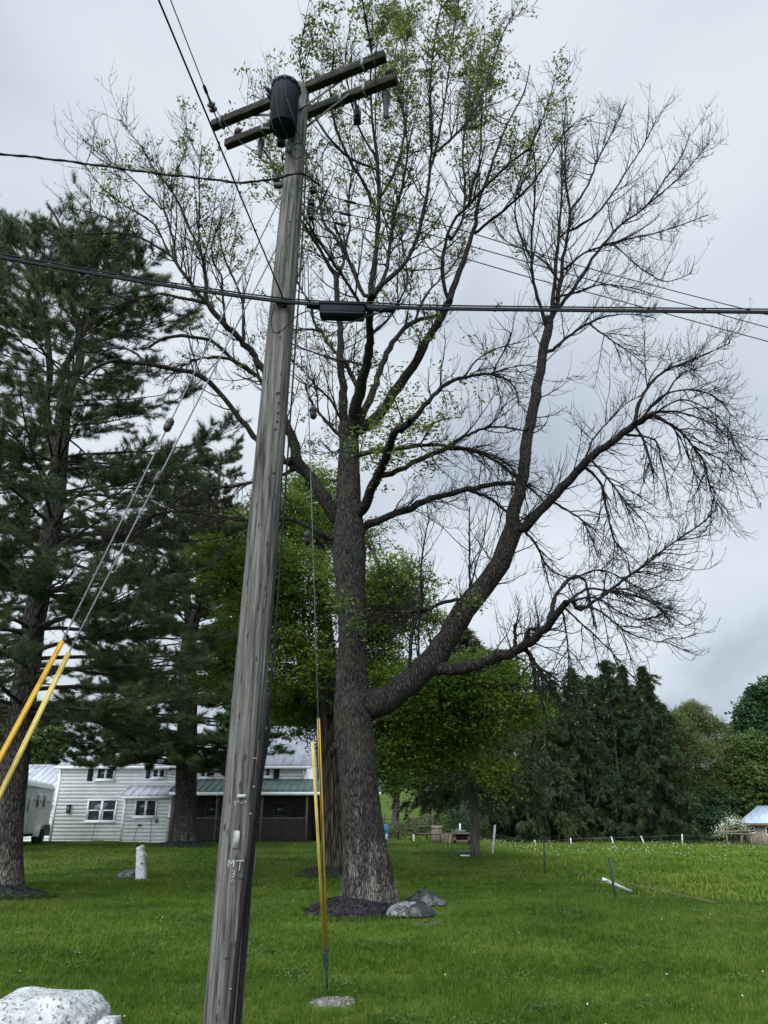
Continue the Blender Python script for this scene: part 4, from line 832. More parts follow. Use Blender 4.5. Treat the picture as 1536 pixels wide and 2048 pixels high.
# ================================================================== OTHER TREES
def trunk_geo(pts, rad, sides=20, K=60, seed=0, flare=0.25):
    q, r = resamp(pts, K, rad); rng = np.random.default_rng(seed); h = q[:, 2] - q[0, 2]
    r = r * (1 + flare * np.exp(-h / 0.35)); V, fs = tubes(q, r, sides, True); V = V + rng.normal(0, .006, V.shape) * 1; V[:sides, 2] -= .15
    return (V, fs), q, r
def pine(label, stems, n_br, rad, zrange, seed, group, tuft=(.13, .011, 15), ntuft=9000, base=None, extra=()):
    """white pine: tiers of long limbs, flat side shoots, starry needle tufts. rad(z) = reach of the limbs"""
    rng = np.random.default_rng(seed); base = stems[0][0][0]
    t = thing('pine_tree', label, 'tree', base, group); gs, ax = [], []
    for i, (pts, rr) in enumerate(stems):
        g, q, r = trunk_geo(np.array(pts), rr, 22 if i == 0 else 12, 60, seed + i, .2 if i == 0 else 0); gs.append(g); ax.append((q, r))
    mk('trunk', join(*gs), M_PINEBARK, t, True)
    K = 9; Ps, Rs = [], []; s = np.linspace(0, 1, K)[:, None]; zs = np.sort(rng.uniform(zrange[0], zrange[1], n_br)); az = rng.uniform(0, 7)
    zs = zrange[0] + (zrange[1] - zrange[0]) * np.round((zs - zrange[0]) / (zrange[1] - zrange[0]) * 17 + rng.normal(0, .22, n_br)) / 17     # tiers
    zs = np.clip(zs, *zrange)
    for z in zs:
        cand = [(q, r) for q, r in ax if q[0, 2] - .1 <= z <= q[-1, 2]]
        if not cand: continue
        q, r = cand[rng.integers(len(cand))]; p = np.array([np.interp(z, q[:, 2], q[:, c]) for c in range(3)]); r0 = np.interp(z, q[:, 2], r)
        az += 2.4 + rng.normal(0, .35); f = (z - zrange[0]) / (zrange[1] - zrange[0]); Lb = rad(z) * rng.uniform(.62, 1.12); el = R_(4 + 20 * f + rng.normal(0, 7)); droop = (1 - f) * 0.20 + .04
        h = np.array([math.cos(az), math.sin(az), 0]); b = p + Lb * (s * (h * math.cos(el) + np.array([0, 0, math.sin(el)])) + np.array([0, 0, 1]) * (-droop * s ** 2 + .20 * s ** 4)) + np.cumsum(rng.normal(0, .018 * Lb / K * 3, (K, 3)), 0)
        Ps.append(b); Rs.append(np.clip(r0 * .26, .012, .05) * (1 - .82 * s[:, 0]))
    for q, r in ax:        # short bushy side limbs up every leader
        for _ in range(16):
            f = rng.uniform(.70, .995); p = q[int(f * 59)]; a_ = rng.uniform(0, 6.28); h = np.array([math.cos(a_), math.sin(a_), 0]); Lb = (1 - f) * 5.5 + .35
            Ps.append(p + Lb * (s * (h * .85 + np.array([0, 0, .45])) + np.array([0, 0, .1]) * s ** 2) + np.cumsum(rng.normal(0, .006, (K, 3)), 0)); Rs.append(.016 * (1 - .7 * s[:, 0]))
    for az_, z, Lb, el, dr_ in extra:
        q, r = ax[0]; p = np.array([np.interp(z, q[:, 2], q[:, c]) for c in range(3)]); h = np.array([math.cos(az_), math.sin(az_), 0])
        Ps.append(p + Lb * (s * (h * math.cos(el) + np.array([0, 0, math.sin(el)])) + np.array([0, 0, 1]) * (-dr_ * s ** 2 + .15 * s ** 4)) + np.cumsum(rng.normal(0, .018 * Lb / K * 3, (K, 3)), 0)); Rs.append(.06 * (1 - .82 * s[:, 0]))
    Ps = np.array(Ps); Rs = np.array(Rs)
    P2, R2 = sprout(Ps, Rs, n_br * 16, .28, 1.0, (.6, 1.9), (.6, 1.1), .10, 6, rng, 'flat', rmax=.018, rmin=.007, shrink=.55)
    P3, R3 = sprout(P2, R2, n_br * 64, .15, 1.0, (.2, .6), (.5, 1.0), .25, 4, rng, 'flat', rmax=.008, rmin=.005)
    # a few dead bare limbs low on the trunk
    q, r = ax[0]; nd = 16; dz = rng.uniform(zrange[0] - 1.2, zrange[0] + 6, nd); dl = []
    for z in dz:
        p = np.array([np.interp(z, q[:, 2], q[:, c]) for c in range(3)]); a_ = rng.uniform(0, 6.28); h = np.array([math.cos(a_), math.sin(a_), rng.uniform(-.1, .3)]); dl.append(p + s * h * rng.uniform(1, 3.2) - np.array([0, 0, 1]) * .25 * s ** 2)
    Pd = np.array(dl); Rd = np.tile(.024 * (1 - .8 * s[:, 0]), (nd, 1)); Pd2, Rd2 = sprout(Pd, Rd, 130, .25, 1, (.3, 1.0), (.4, 1.0), -.1, 5, rng, rmax=.008, rmin=.005)
    mk('branches', join(tubes(Ps, Rs, 7, False), tubes(P2, R2, 4, False), tubes(P3, R3, 3, False), tubes(Pd, Rd, 6, False), tubes(Pd2, Rd2, 3, False)), M_PINEBARK, t)
    def along(Pt, n, a, b_):
        bi = rng.integers(0, len(Pt), n); f = rng.uniform(a, b_, n) * (Pt.shape[1] - 1); i = np.minimum(f.astype(int), Pt.shape[1] - 2); fr = (f - i)[:, None]
        return Pt[bi, i] * (1 - fr) + Pt[bi, i + 1] * fr, unit(Pt[bi, i + 1] - Pt[bi, i])
    c1, d1 = along(P3, int(ntuft * .72), .35, 1.0); c2, d2 = along(P2, int(ntuft * .28), .45, 1.0)
    mk('crown', needles(np.concatenate([c1, c2]), np.concatenate([d1, d2]) + [0, 0, .25], tuft[2], tuft[0], tuft[1], rng), M_PINELEAF, t)
    return t
def pxpath(lst, Y):
    pts = np.array([P(x, y, Y) for x, y, w_ in lst]); return pts, np.array([w_ * depth(p) / F / 2 for (x, y, w_), p in zip(lst, pts)])
def build_pines():
    YP1 = float(G(10, 1790)[1])
    s0 = pxpath([(6, 1792, 74), (10, 1700, 64), (20, 1600, 57), (35, 1483, 50), (50, 1377, 48), (70, 1237, 42), (96, 1096, 38), (112, 990, 36), (118, 930, 32), (126, 870, 24), (135, 790, 20), (158, 730, 17), (160, 670, 14), (143, 600, 12), (141, 520, 8), (120, 450, 5), (95, 408, 3)], YP1)
    s1 = pxpath([(112, 985, 22), (108, 907, 16), (93, 819, 14), (100, 740, 12), (90, 640, 9), (60, 540, 6), (38, 450, 3)], YP1 + .1)
    s2 = pxpath([(116, 940, 24), (120, 819, 16), (128, 740, 13), (180, 640, 10), (205, 560, 6), (215, 500, 3)], YP1 - .1)
    pine('tall dark pine with forked stem at the picture edge behind the slanted yellow guards', [s0, s1, s2], 150, lambda z: np.interp(z, [3, 5.5, 9, 13, 16, 18, 20], [4.2, 5.2, 4.7, 4.6, 3.4, 1.6, .4]), (4.2, s0[0][-1, 2]), 21, 'pine trees on the lawn', ntuft=46000, tuft=(.17, .0095, 20), extra=[(az_, z_, L_, .12, .22) for az_, z_, L_ in ((-.1, 5, 4.8), (-.6, 5.6, 5), (-1.0, 6.4, 4.8), (.3, 6.2, 5), (-.3, 7.2, 5.2), (-.8, 8.2, 4.8), (.1, 8.8, 5), (-.5, 9.6, 4.8), (0.0, 10.8, 4.8), (-2.2, 6, 4.5), (-1.6, 7, 4.5), (.2, 4.6, 5), (-.25, 4.3, 4.8), (.45, 5.4, 5.2), (-.4, 4.9, 5.2))])
    c = s0[0][0]; MULCH.append((np.array([c[0] + .15, c[1] - .2, 0]), 1.0, .8))
    YP2 = float(G(371, 1692)[1])
    b0 = pxpath([(368, 1694, 46), (370, 1640, 43), (373, 1540, 41), (375, 1420, 38), (376, 1307, 33), (388, 1240, 22), (407, 1200, 18), (418, 1120, 16), (430, 1020, 10), (440, 940, 5), (444, 905, 2)], YP2)
    b1 = pxpath([(376, 1315, 22), (378, 1240, 18), (368, 1150, 15), (362, 1060, 11), (358, 980, 7), (352, 925, 2)], YP2 + .2)
    pine('forked pine standing in front of the white farmhouse, its low boughs hiding the roof', [b0, b1], 150, lambda z: np.interp(z, [3, 5, 8, 12, 16, 19], [4.6, 5.8, 5.4, 5.0, 3.6, 1.2]), (4.0, b0[0][-1, 2]), 33, 'pine trees on the lawn', ntuft=66000, tuft=(.21, .015, 18), extra=[(az_, z_, L_, .12, .30) for az_, z_, L_ in ((-1.57, 4.6, 5.2), (-1.1, 4.9, 5.6), (-.5, 4.7, 5.4), (0, 5, 5), (-2.0, 4.7, 5.6), (-2.6, 4.9, 6), (-3.1, 4.6, 6.2), (-1.3, 5.8, 5.6), (-.7, 6, 5.6), (-.2, 6.2, 5.4), (-1.8, 6, 5.8), (-2.4, 6.1, 6.2), (-2.9, 6.2, 6.4), (-1.57, 7, 5.4), (-2.2, 7.2, 5.8), (-.9, 7.3, 5.4), (-2.8, 7.4, 6), (-.3, 7.5, 5.2), (-1.9, 4.1, 5.2), (-2.3, 4.0, 5.8), (-2.75, 4.1, 6.0), (-1.35, 4.0, 5.0), (-.8, 4.1, 5.2), (-2.5, 5.3, 6.2), (-3.3, 5.2, 6.2), (-2.0, 5.4, 5.8))])
    c = b0[0][0]; MULCH.append((np.array([c[0], c[1] - .2, 0]), 1.3, 1.1))
    # a third pine far behind at the picture edge
    YP3 = 33.0
    e0 = pxpath([(-85, 1700, 34), (-70, 1400, 30), (-40, 1150, 24), (-10, 950, 14), (10, 850, 4)], YP3)
    pine('pine mostly out of frame behind the near pine trunk', [e0], 90, lambda z: np.interp(z, [3, 6, 12, 18, 23], [5, 5.5, 5, 3.5, 1]), (4, e0[0][-1, 2]), 41, 'pine trees on the lawn', ntuft=20000, tuft=(.21, .016, 16))
build_pines()

def broadleaf(name, label, base, stems, clumps, n, leaf, mat, seed, group=None, bark=None, flat=.55, spray=.55, cat='tree', r0=.3, twigs=True, lw=.72):
    """leafy crown: many drooping sprays of leaves inside each clump, limbs reaching to every clump. clumps = (x, y, z, radius, share)"""
    rng = np.random.default_rng(seed); t = thing(name, label, cat, base, group); gs = []
    for i, (pts, rr) in enumerate(stems): g, q, r = trunk_geo(np.array(pts), rr, 16, 40, seed + i, .2 if i == 0 else 0); gs.append(g); 
    allq = np.concatenate([resamp(np.array(p), 30) for p, r in stems])
    cl = np.array([c[:5] for c in clumps], float); br, rr = [], []; K = 9; s = np.linspace(0, 1, K)[:, None]
    for c in cl:
        d = np.linalg.norm((allq - c[:3]) * [1, 1, .6] + [0, 0, 1.0], axis=1); p = allq[np.argmin(d)]
        b = p + (c[:3] - p) * s + np.array([0, 0, 1]) * (np.linalg.norm(c[:3] - p) * .16 * np.sin(s * math.pi)) + np.cumsum(rng.normal(0, .05, (K, 3)), 0) * s; br.append(b); rr.append(np.clip(.03 + .018 * np.linalg.norm(c[:3] - p), .03, .12) * (1 - .75 * s[:, 0]))
    if len(cl): gs.append(tubes(np.array(br), np.array(rr), 7, False))
    mk('trunk', join(*gs), bark or M_GREYBARK, t, True)
    ns = n // 26; pr = cl[:, 4] * cl[:, 3] ** 2; pr = pr / pr.sum(); ci = rng.choice(len(cl), ns, p=pr)
    dirs = unit(rng.normal(size=(ns, 3)) + [0, 0, .25]); rad = rng.uniform(0.25, 1, ns) ** .42
    sc = cl[ci, :3] + dirs * (rad * cl[ci, 3])[:, None] * [1, 1, .8] * (1 + .25 * np.sin(dirs[:, :1] * 7 + ci[:, None]) * np.cos(dirs[:, 2:3] * 6))
    if twigs:
        a = cl[ci, :3] + (sc - cl[ci, :3]) * .25; s4 = np.linspace(0, 1, 4)[None, :, None]; tb = a[:, None] + (sc - a)[:, None] * s4 + np.array([0, 0, .1]) * np.sin(s4 * 3.14)
        mk('twigs', tubes(tb[::2], np.tile(np.array([.02, .014, .01, .006]) , (len(tb[::2]), 1)), 3, False), bark or M_GREYBARK, t)
    od = unit(dirs * [1, 1, .2] + rng.normal(0, .3, (ns, 3))); k = 26; u = rng.uniform(-1, 1, (ns, k, 1)); v = rng.normal(0, .42, (ns, k, 1)); hh = rng.normal(0, .10, (ns, k, 1)); sd_ = unit(np.cross(od, [0, 0, 1.0]))
    C = sc[:, None] + spray * (u * od[:, None] + v * sd_[:, None] * (1 - .4 * np.abs(u)) + (hh - flat * .5 * np.maximum(u, 0) ** 2 - .18 * v ** 2) * np.array([0, 0, 1.0]))
    mk('crown', leaves(C.reshape(-1, 3), leaf, leaf * lw, rng, .8), mat, t)
    return t
def build_maple():
    b = G(668, 1748); Y = b[1]
    st = [pxpath([(672, 1750, 50), (668, 1650, 43), (664, 1560, 42), (660, 1450, 40), (655, 1330, 36), (648, 1220, 28), (640, 1120, 20), (640, 1020, 10), (640, 960, 4)], Y),
          pxpath([(662, 1420, 20), (700, 1330, 18), (740, 1270, 15), (790, 1210, 9), (810, 1165, 4)], Y - .5), pxpath([(660, 1500, 16), (760, 1440, 14), (860, 1400, 11), (960, 1380, 6), (1030, 1390, 3)], Y - 1.5), pxpath([(656, 1380, 16), (590, 1280, 13), (520, 1180, 9), (450, 1120, 4)], Y - 1.2)]
    cp_ = []
    for px, py, dY, r, sh in ((620, 985, 0, 1.3, 1), (560, 1040, -1, 1.3, 1), (640, 1070, 1.2, 1.8, 1), (480, 1090, -1.5, 1.3, 1), (430, 1115, -2, 1.0, 1.1), (540, 1140, -2.2, 1.4, 1), (610, 1180, -2, 1.5, 1), (450, 1170, -2.5, .9, .9), (560, 1240, -1.5, 1.4, 1), (480, 1290, -2, 1.1, .9), (430, 1330, -2.5, .9, .7), (590, 1320, -2, 1.4, 1),
                              (740, 1080, 1, 1.0, .4), (790, 1170, -1, 1.25, 1), (745, 1210, .5, 1.4, 1), (800, 1215, 1.0, 1.2, 1), (860, 1250, -.5, .8, .8), (750, 1290, .2, 1.3, 1), (720, 1350, 1, 1.4, 1), (760, 1360, -1, .9, .8),
                              (800, 1400, 0, 1.5, 1.2), (780, 1460, 1, 1.5, 1.2), (850, 1390, -2, 1.2, 1.1), (830, 1480, -1, 1.4, 1.2), (900, 1370, -2.6, 1.1, 1), (960, 1360, -2.8, 1.1, 1), (1010, 1390, -3, 1.1, 1.1), (1045, 1420, -3.2, .75, 1), (950, 1430, -2.4, 1.1, 1), (900, 1440, -1.5, 1.2, 1), (870, 1510, -1, 1.0, .8), (985, 1545, -2.4, .6, .8), (760, 1520, 2, 1.2, 1), (940, 1490, -1.8, .7, .7), (620, 1400, 2, 1.6, .9), (560, 1420, 2, 1.3, .6), (1000, 1350, -2.0, .7, .8), (500, 1220, 1.5, 1.3, .8), (690, 1440, 2.4, 1.6, 1), (470, 1400, -1, .8, .5)):
        c = P(px, py, Y + dY); cp_.append((*c, r, sh))
    broadleaf('maple_tree', 'dense dark green maple standing close behind the big ash', b, st, cp_, 190000, .105, M_MAPLELEAF, 51, bark=M_MAPLEBARK)
    MULCH.append((np.array([b[0] - .2, b[1] - .15, 0]), .95, .75))
build_maple()

def spruce(label, base, h, rad, seed, mat, group=None, n_br=80, nspray=7000, spl=.34, spw=.085, hang=.8, bare=.08, lean=(0, 0), r0=None, ptop=1.0):
    """Norway spruce: whorls of sagging limbs with hanging side shoots"""
    rng = np.random.default_rng(seed); t = thing('spruce_tree', label, 'tree', base, group); base = np.asarray(base)
    top = base + np.array([lean[0], lean[1], h]); q = np.array([base + (top - base) * f for f in np.linspace(0, 1, 8)]); r0 = r0 or h * .013
    g, q, r = trunk_geo(q, np.linspace(r0, .015, 8), 10, 24, seed, .2); mk('trunk', g, M_GREYBARK, t, True)
    K = 7; s = np.linspace(0, 1, K)[:, None]; Ps, Rs = [], []
    for i in range(n_br):
        f = bare + (1 - bare) * (i + rng.uniform(0, 1)) / n_br; f = min(f, .985); p = base + (top - base) * f; a = i * 2.4 + rng.normal(0, .4); Lb = (rad * (1 - f) ** ptop * (1 if f > .25 else .75 + f) + .12) * rng.uniform(.65, 1.12)
        up = np.interp(f, [0, .5, 1], [-.10, .10, .55]); hx = np.array([math.cos(a), math.sin(a), up]); Ps.append(p + Lb * (s * hx + np.array([0, 0, 1]) * (-.42 * (1 - f * .6) * s ** 2 + .26 * s ** 4))); Rs.append(np.clip(.008 + .008 * Lb, .01, .05) * (1 - .8 * s[:, 0]))
    Ps = np.array(Ps); Rs = np.array(Rs)
    P2, R2 = sprout(Ps, Rs, n_br * 11, .12, 1.0, (.25, .95 * max(.5, rad / 3)), (.5, 1.2), -.28 * hang, 5, rng, 'hang' if hang > .5 else 'flat', rmax=.012, rmin=.006, shrink=.4)
    mk('branches', join(tubes(Ps, Rs, 5, False), tubes(P2, R2, 3, False)), M_GREYBARK, t)
    bi = rng.integers(0, len(P2), nspray); f = rng.uniform(.05, 1, nspray) * 4; i = np.minimum(f.astype(int), 3); fr = (f - i)[:, None]; c = P2[bi, i] * (1 - fr) + P2[bi, i + 1] * fr; d = unit(P2[bi, i + 1] - P2[bi, i] + rng.normal(0, .004, (nspray, 3)))
    n2 = nspray // 4; bi = rng.integers(0, len(Ps), n2); f = rng.uniform(.3, 1, n2) * (K - 1); i = np.minimum(f.astype(int), K - 2); fr = (f - i)[:, None]; c_ = Ps[bi, i] * (1 - fr) + Ps[bi, i + 1] * fr; d_ = unit(Ps[bi, i + 1] - Ps[bi, i])
    mk('crown', needles(np.concatenate([c, c_]), np.concatenate([d, d_]) - [0, 0, .25 * hang], 4, spl, spw, rng, 1.1), mat, t)
    return t
def build_spruces():
    b = G(951, 1716); top = P(931, 1262, b[1]); 
    spruce('thin spruce with a bare grey lower trunk beside the wooden hutches', b, top[2] - b[2], 3.6, 61, M_OLIVE, None, 95, 9000, .26, .045, .7, .25, (top[0] - b[0], 0), r0=.19, ptop=.8)
    grp = 'spruces in the dark row beyond the pasture'
    rows = [(1012, 1392, 66, 'spruce at the near end of the row behind the bright maple bough'), (1066, 1372, 62, 'spruce with a spindly crown under the hanging broken limb'), (1098, 1362, 70, 'spruce set back in the row beside the spindly one'), (1135, 1338, 63, 'spruce with a narrow pointed tip, first tall one of the row'),
            (1172, 1352, 69, 'spruce squeezed between two taller spruces'), (1203, 1322, 64, 'tallest spruce in the dark row, with a spiky tip'), (1236, 1334, 66, 'spruce with a blunt bushy tip next to the tallest one'), (1277, 1334, 62, 'spruce at the far end of the row with ragged open boughs'),
            (1302, 1405, 68, 'short dark spruce between the row and the willow'), (905, 1452, 64, 'spruce hidden low behind the maple, nearest the pole gate'), (960, 1425, 70, 'spruce set back behind the thin grey-trunked spruce')]
    for i, (px, py, Y, lab) in enumerate(rows):
        tp = P(px, py, Y); b = np.array([tp[0] + .3, Y, float(terr(tp[0], Y))]); spruce(lab, b, tp[2] - b[2], 4.9 if i not in (8, ) else 3.6, 70 + i, M_OLIVE if i in (1, 2, 9) else M_SPRUCE, grp, 95, 14000, .42, .085, .9 if i % 2 else .75, .04, ptop=1.0)
build_spruces()

def build_background():
    # willow-like tree, trees and bushes on the right, and the leafage behind the house
    def simple(name, label, px, pb, Y, clumps, n, leaf, mat, seed, group=None, w_=16, flat=.55, spray=.6, cat='tree', bark=None, twigs=True, lw=.72):
        b = G(px, pb) if Y is None else np.array([P(px, 1650, Y)[0], Y, 0]); b[2] = float(terr(b[0], b[1])); Y = b[1]
        top = min(c[1] for c in clumps); pts = np.array([b, [b[0] + .1, Y, b[2] + (P(px, top, Y)[2] - b[2]) * .4], P(clumps[0][0], top + 8, Y)]); r = w_ * depth(b) / F / 2
        return broadleaf(name, label, b, [(pts, np.array([r, r * .7, r * .2]))], [(*P(x, y, Y + dy), rr, sh) for x, y, dy, rr, sh in clumps], n, leaf, mat, seed, group, bark, flat, spray, cat, twigs=twigs, lw=lw)
    simple('willow_tree', 'pale olive willow with hanging twigs rising beyond the spruce row', 1385, 1680, 66, [(1380, 1432, 0, 1.5, 1.2), (1345, 1450, -1, 1.5, 1), (1420, 1455, 1, 1.4, 1), (1335, 1510, 0, 1.7, 1), (1385, 1500, -1, 1.9, 1), (1432, 1500, 0, 1.4, 1), (1350, 1570, -.5, 1.8, 1), (1400, 1565, 0, 1.7, .9), (1380, 1620, -1, 1.8, .8), (1330, 1620, 0, 1.5, .8)], 110000, .24, M_WILLOW, 91, flat=2.6, spray=.75, lw=.22)
    simple('broadleaf_tree', 'tall dark green round-crowned tree at the picture edge above the shed', 1530, 1680, 74, [(1530, 1395, 0, 2.0, 1), (1500, 1425, 0, 1.6, 1), (1560, 1390, 0, 2.3, 1), (1490, 1465, 0, 1.7, 1), (1535, 1460, -1, 2.1, 1), (1580, 1460, 0, 2.4, 1), (1520, 1510, 0, 2.2, 1)], 46000, .27, M_DARKLEAF, 92, w_=20)
    g2 = 'mid green trees and bushes round the shed'
    simple('leafy_tree', 'yellow-green bushy tree between the willow and the shed', 1470, 1680, 66, [(1470, 1500, 0, 1.5, 1), (1510, 1500, 0, 1.8, 1), (1455, 1550, 0, 1.5, 1), (1500, 1560, -1, 1.8, 1), (1540, 1540, 0, 1.9, 1), (1480, 1600, -1, 1.5, 1)], 42000, .21, M_MIDLEAF, 93, g2)
    simple('leafy_bush', 'dark leafy bush filling the gap under the willow', 1400, 1685, 63, [(1400, 1640, 0, 1.4, 1), (1440, 1645, 0, 1.4, 1), (1365, 1650, 0, 1.2, 1), (1430, 1600, 1, 1.3, 1)], 24000, .18, M_DARKLEAF, 94, g2, cat='bush', w_=8)
    simple('leafy_bush', 'dark leafy bush just behind the shed roof', 1490, 1680, 65, [(1490, 1615, 0, 1.4, 1), (1520, 1600, 1, 1.5, 1), (1460, 1625, 0, 1.2, 1), (1545, 1590, 1, 1.5, 1)], 24000, .18, M_DARKLEAF, 95, g2, cat='bush', w_=8)
    bb = simple('blossom_bush', 'pale blossoming bush beside the tan shed', 1462, 1686, 56, [(1455, 1655, 0, .5, 1), (1475, 1650, 0, .55, 1), (1442, 1664, 0, .35, .8), (1485, 1660, .3, .4, .8), (1465, 1672, 0, .4, .6)], 3600, .10, M_MIDLEAF, 96, cat='bush', w_=4, spray=.3)
    rng = np.random.default_rng(4); c = np.concatenate([P(x, y, 55.7) + rng.normal(0, .26, (260, 3)) * [1.2, .8, .8] for x, y in ((1470, 1645), (1452, 1652), (1482, 1652), (1440, 1664), (1462, 1640))]); mk('blossom', leaves(c, .075, .06, rng), M_BLOSSOM, bb)
    g3 = 'trees standing far behind the farmhouse'
    for i, (px, Y, cls, m, lab) in enumerate(((60, 72, [(40, 1500, 0, 2.6, 1), (90, 1480, 0, 2.4, 1), (0, 1490, 0, 2.6, 1), (120, 1500, 0, 1.9, 1)], M_MIDLEAF, 'bright green tree showing beyond the low farmhouse wing'), (-30, 80, [(-60, 1440, 0, 4, 1), (10, 1470, 0, 3, 1), (-20, 1520, 0, 3, 1)], M_DARKLEAF, 'dark tree beyond the near pine trunk'),
                                              (220, 78, [(200, 1500, 0, 2.5, 1), (250, 1490, 0, 2.7, 1), (300, 1500, 0, 2.5, 1)], M_MIDLEAF, 'leafy tree glimpsed above the farmhouse roof'), (430, 80, [(420, 1500, 0, 3, 1), (470, 1470, 0, 3, 1), (380, 1500, 0, 2.6, 1)], M_DARKLEAF, 'tree hidden behind the pole and the metal roof'), (560, 62, [(590, 1440, 0, 2.4, 1), (640, 1480, 0, 2.4, 1), (550, 1420, 0, 2.4, 1), (640, 1560, 0, 1.8, 1), (620, 1400, 0, 2, 1)], M_DARKLEAF, 'dark tree just beyond the gable end of the farmhouse'),
                                              (790, 74, [(770, 1560, 0, 2.0, 1), (820, 1540, 0, 2.4, 1), (860, 1560, 0, 2.2, 1), (800, 1500, 0, 2.2, 1), (850, 1490, 0, 2.4, 1), (780, 1450, 0, 2.3, 1)], M_MIDLEAF, 'yellow-green tree beyond the pole gate'))):
        simple('broadleaf_tree', lab, px, None, Y, cls, 24000, .27, m, 101 + i, g3, w_=16)
    for i, (px, py, Y, r, lab) in enumerate(((800, 1668, 52, .8, 'low scrubby bush by the blue barrel behind the pole gate'), (830, 1662, 54, .9, 'bigger scrubby bush behind the middle of the pole gate'), (862, 1650, 56, 1.1, 'tall scrub behind the wooden hutches'), (920, 1640, 58, 1.5, 'dark scrub under the thin spruce'))):
        simple('scrub_bush', lab, px, None, Y, [(px, py, 0, r, 1), (px + 14, py + 8, 0, r * .8, 1), (px - 14, py + 8, 0, r * .8, 1)], 3500, .12, M_MIDLEAF if i < 3 else M_DARKLEAF, 121 + i, 'scrub behind the pole gate', w_=4, cat='bush', spray=.4)
build_background()

# ================================================================== FARMHOUSE
def siding(x0, x1, y, z0, z1, board=.19, dep=.009):
    """clapboard wall facing the camera: real lapped boards"""
    n = max(1, int(round((z1 - z0) / board))); V, Q = [], []
    for k in range(n):
        a = z0 + (z1 - z0) * k / n; b = z0 + (z1 - z0) * (k + 1) / n; i = len(V)
        V += [[x0, y - dep, a], [x1, y - dep, a], [x1, y, b], [x0, y, b], [x0, y, a], [x1, y, a]]
        Q += [[i, i + 1, i + 2, i + 3], [i + 4, i + 5, i + 1, i]]
    return np.array(V), [np.array(Q)]
def ribbed(a, b, c, d_, n, h=.03, th=.04):
    """standing-seam metal sheet on the quad a,b (eave) c,d (ridge)"""
    a, b, c, d_ = [np.asarray(v, float) for v in (a, b, c, d_)]; nn = unit(np.cross(b - a, d_ - a)); gs = []
    V = np.array([a, b, c, d_, a - nn * th, b - nn * th, c - nn * th, d_ - nn * th]); gs.append((V, [np.array([[0, 1, 2, 3], [7, 6, 5, 4], [0, 4, 5, 1], [1, 5, 6, 2], [2, 6, 7, 3], [3, 7, 4, 0]])]))
    for k in range(n + 1):
        f = k / n; p = a + (b - a) * f + nn * h * .5; q = d_ + (c - d_) * f + nn * h * .5; gs.append(beam(p, q, .035, h, nn))
    return join(*gs)
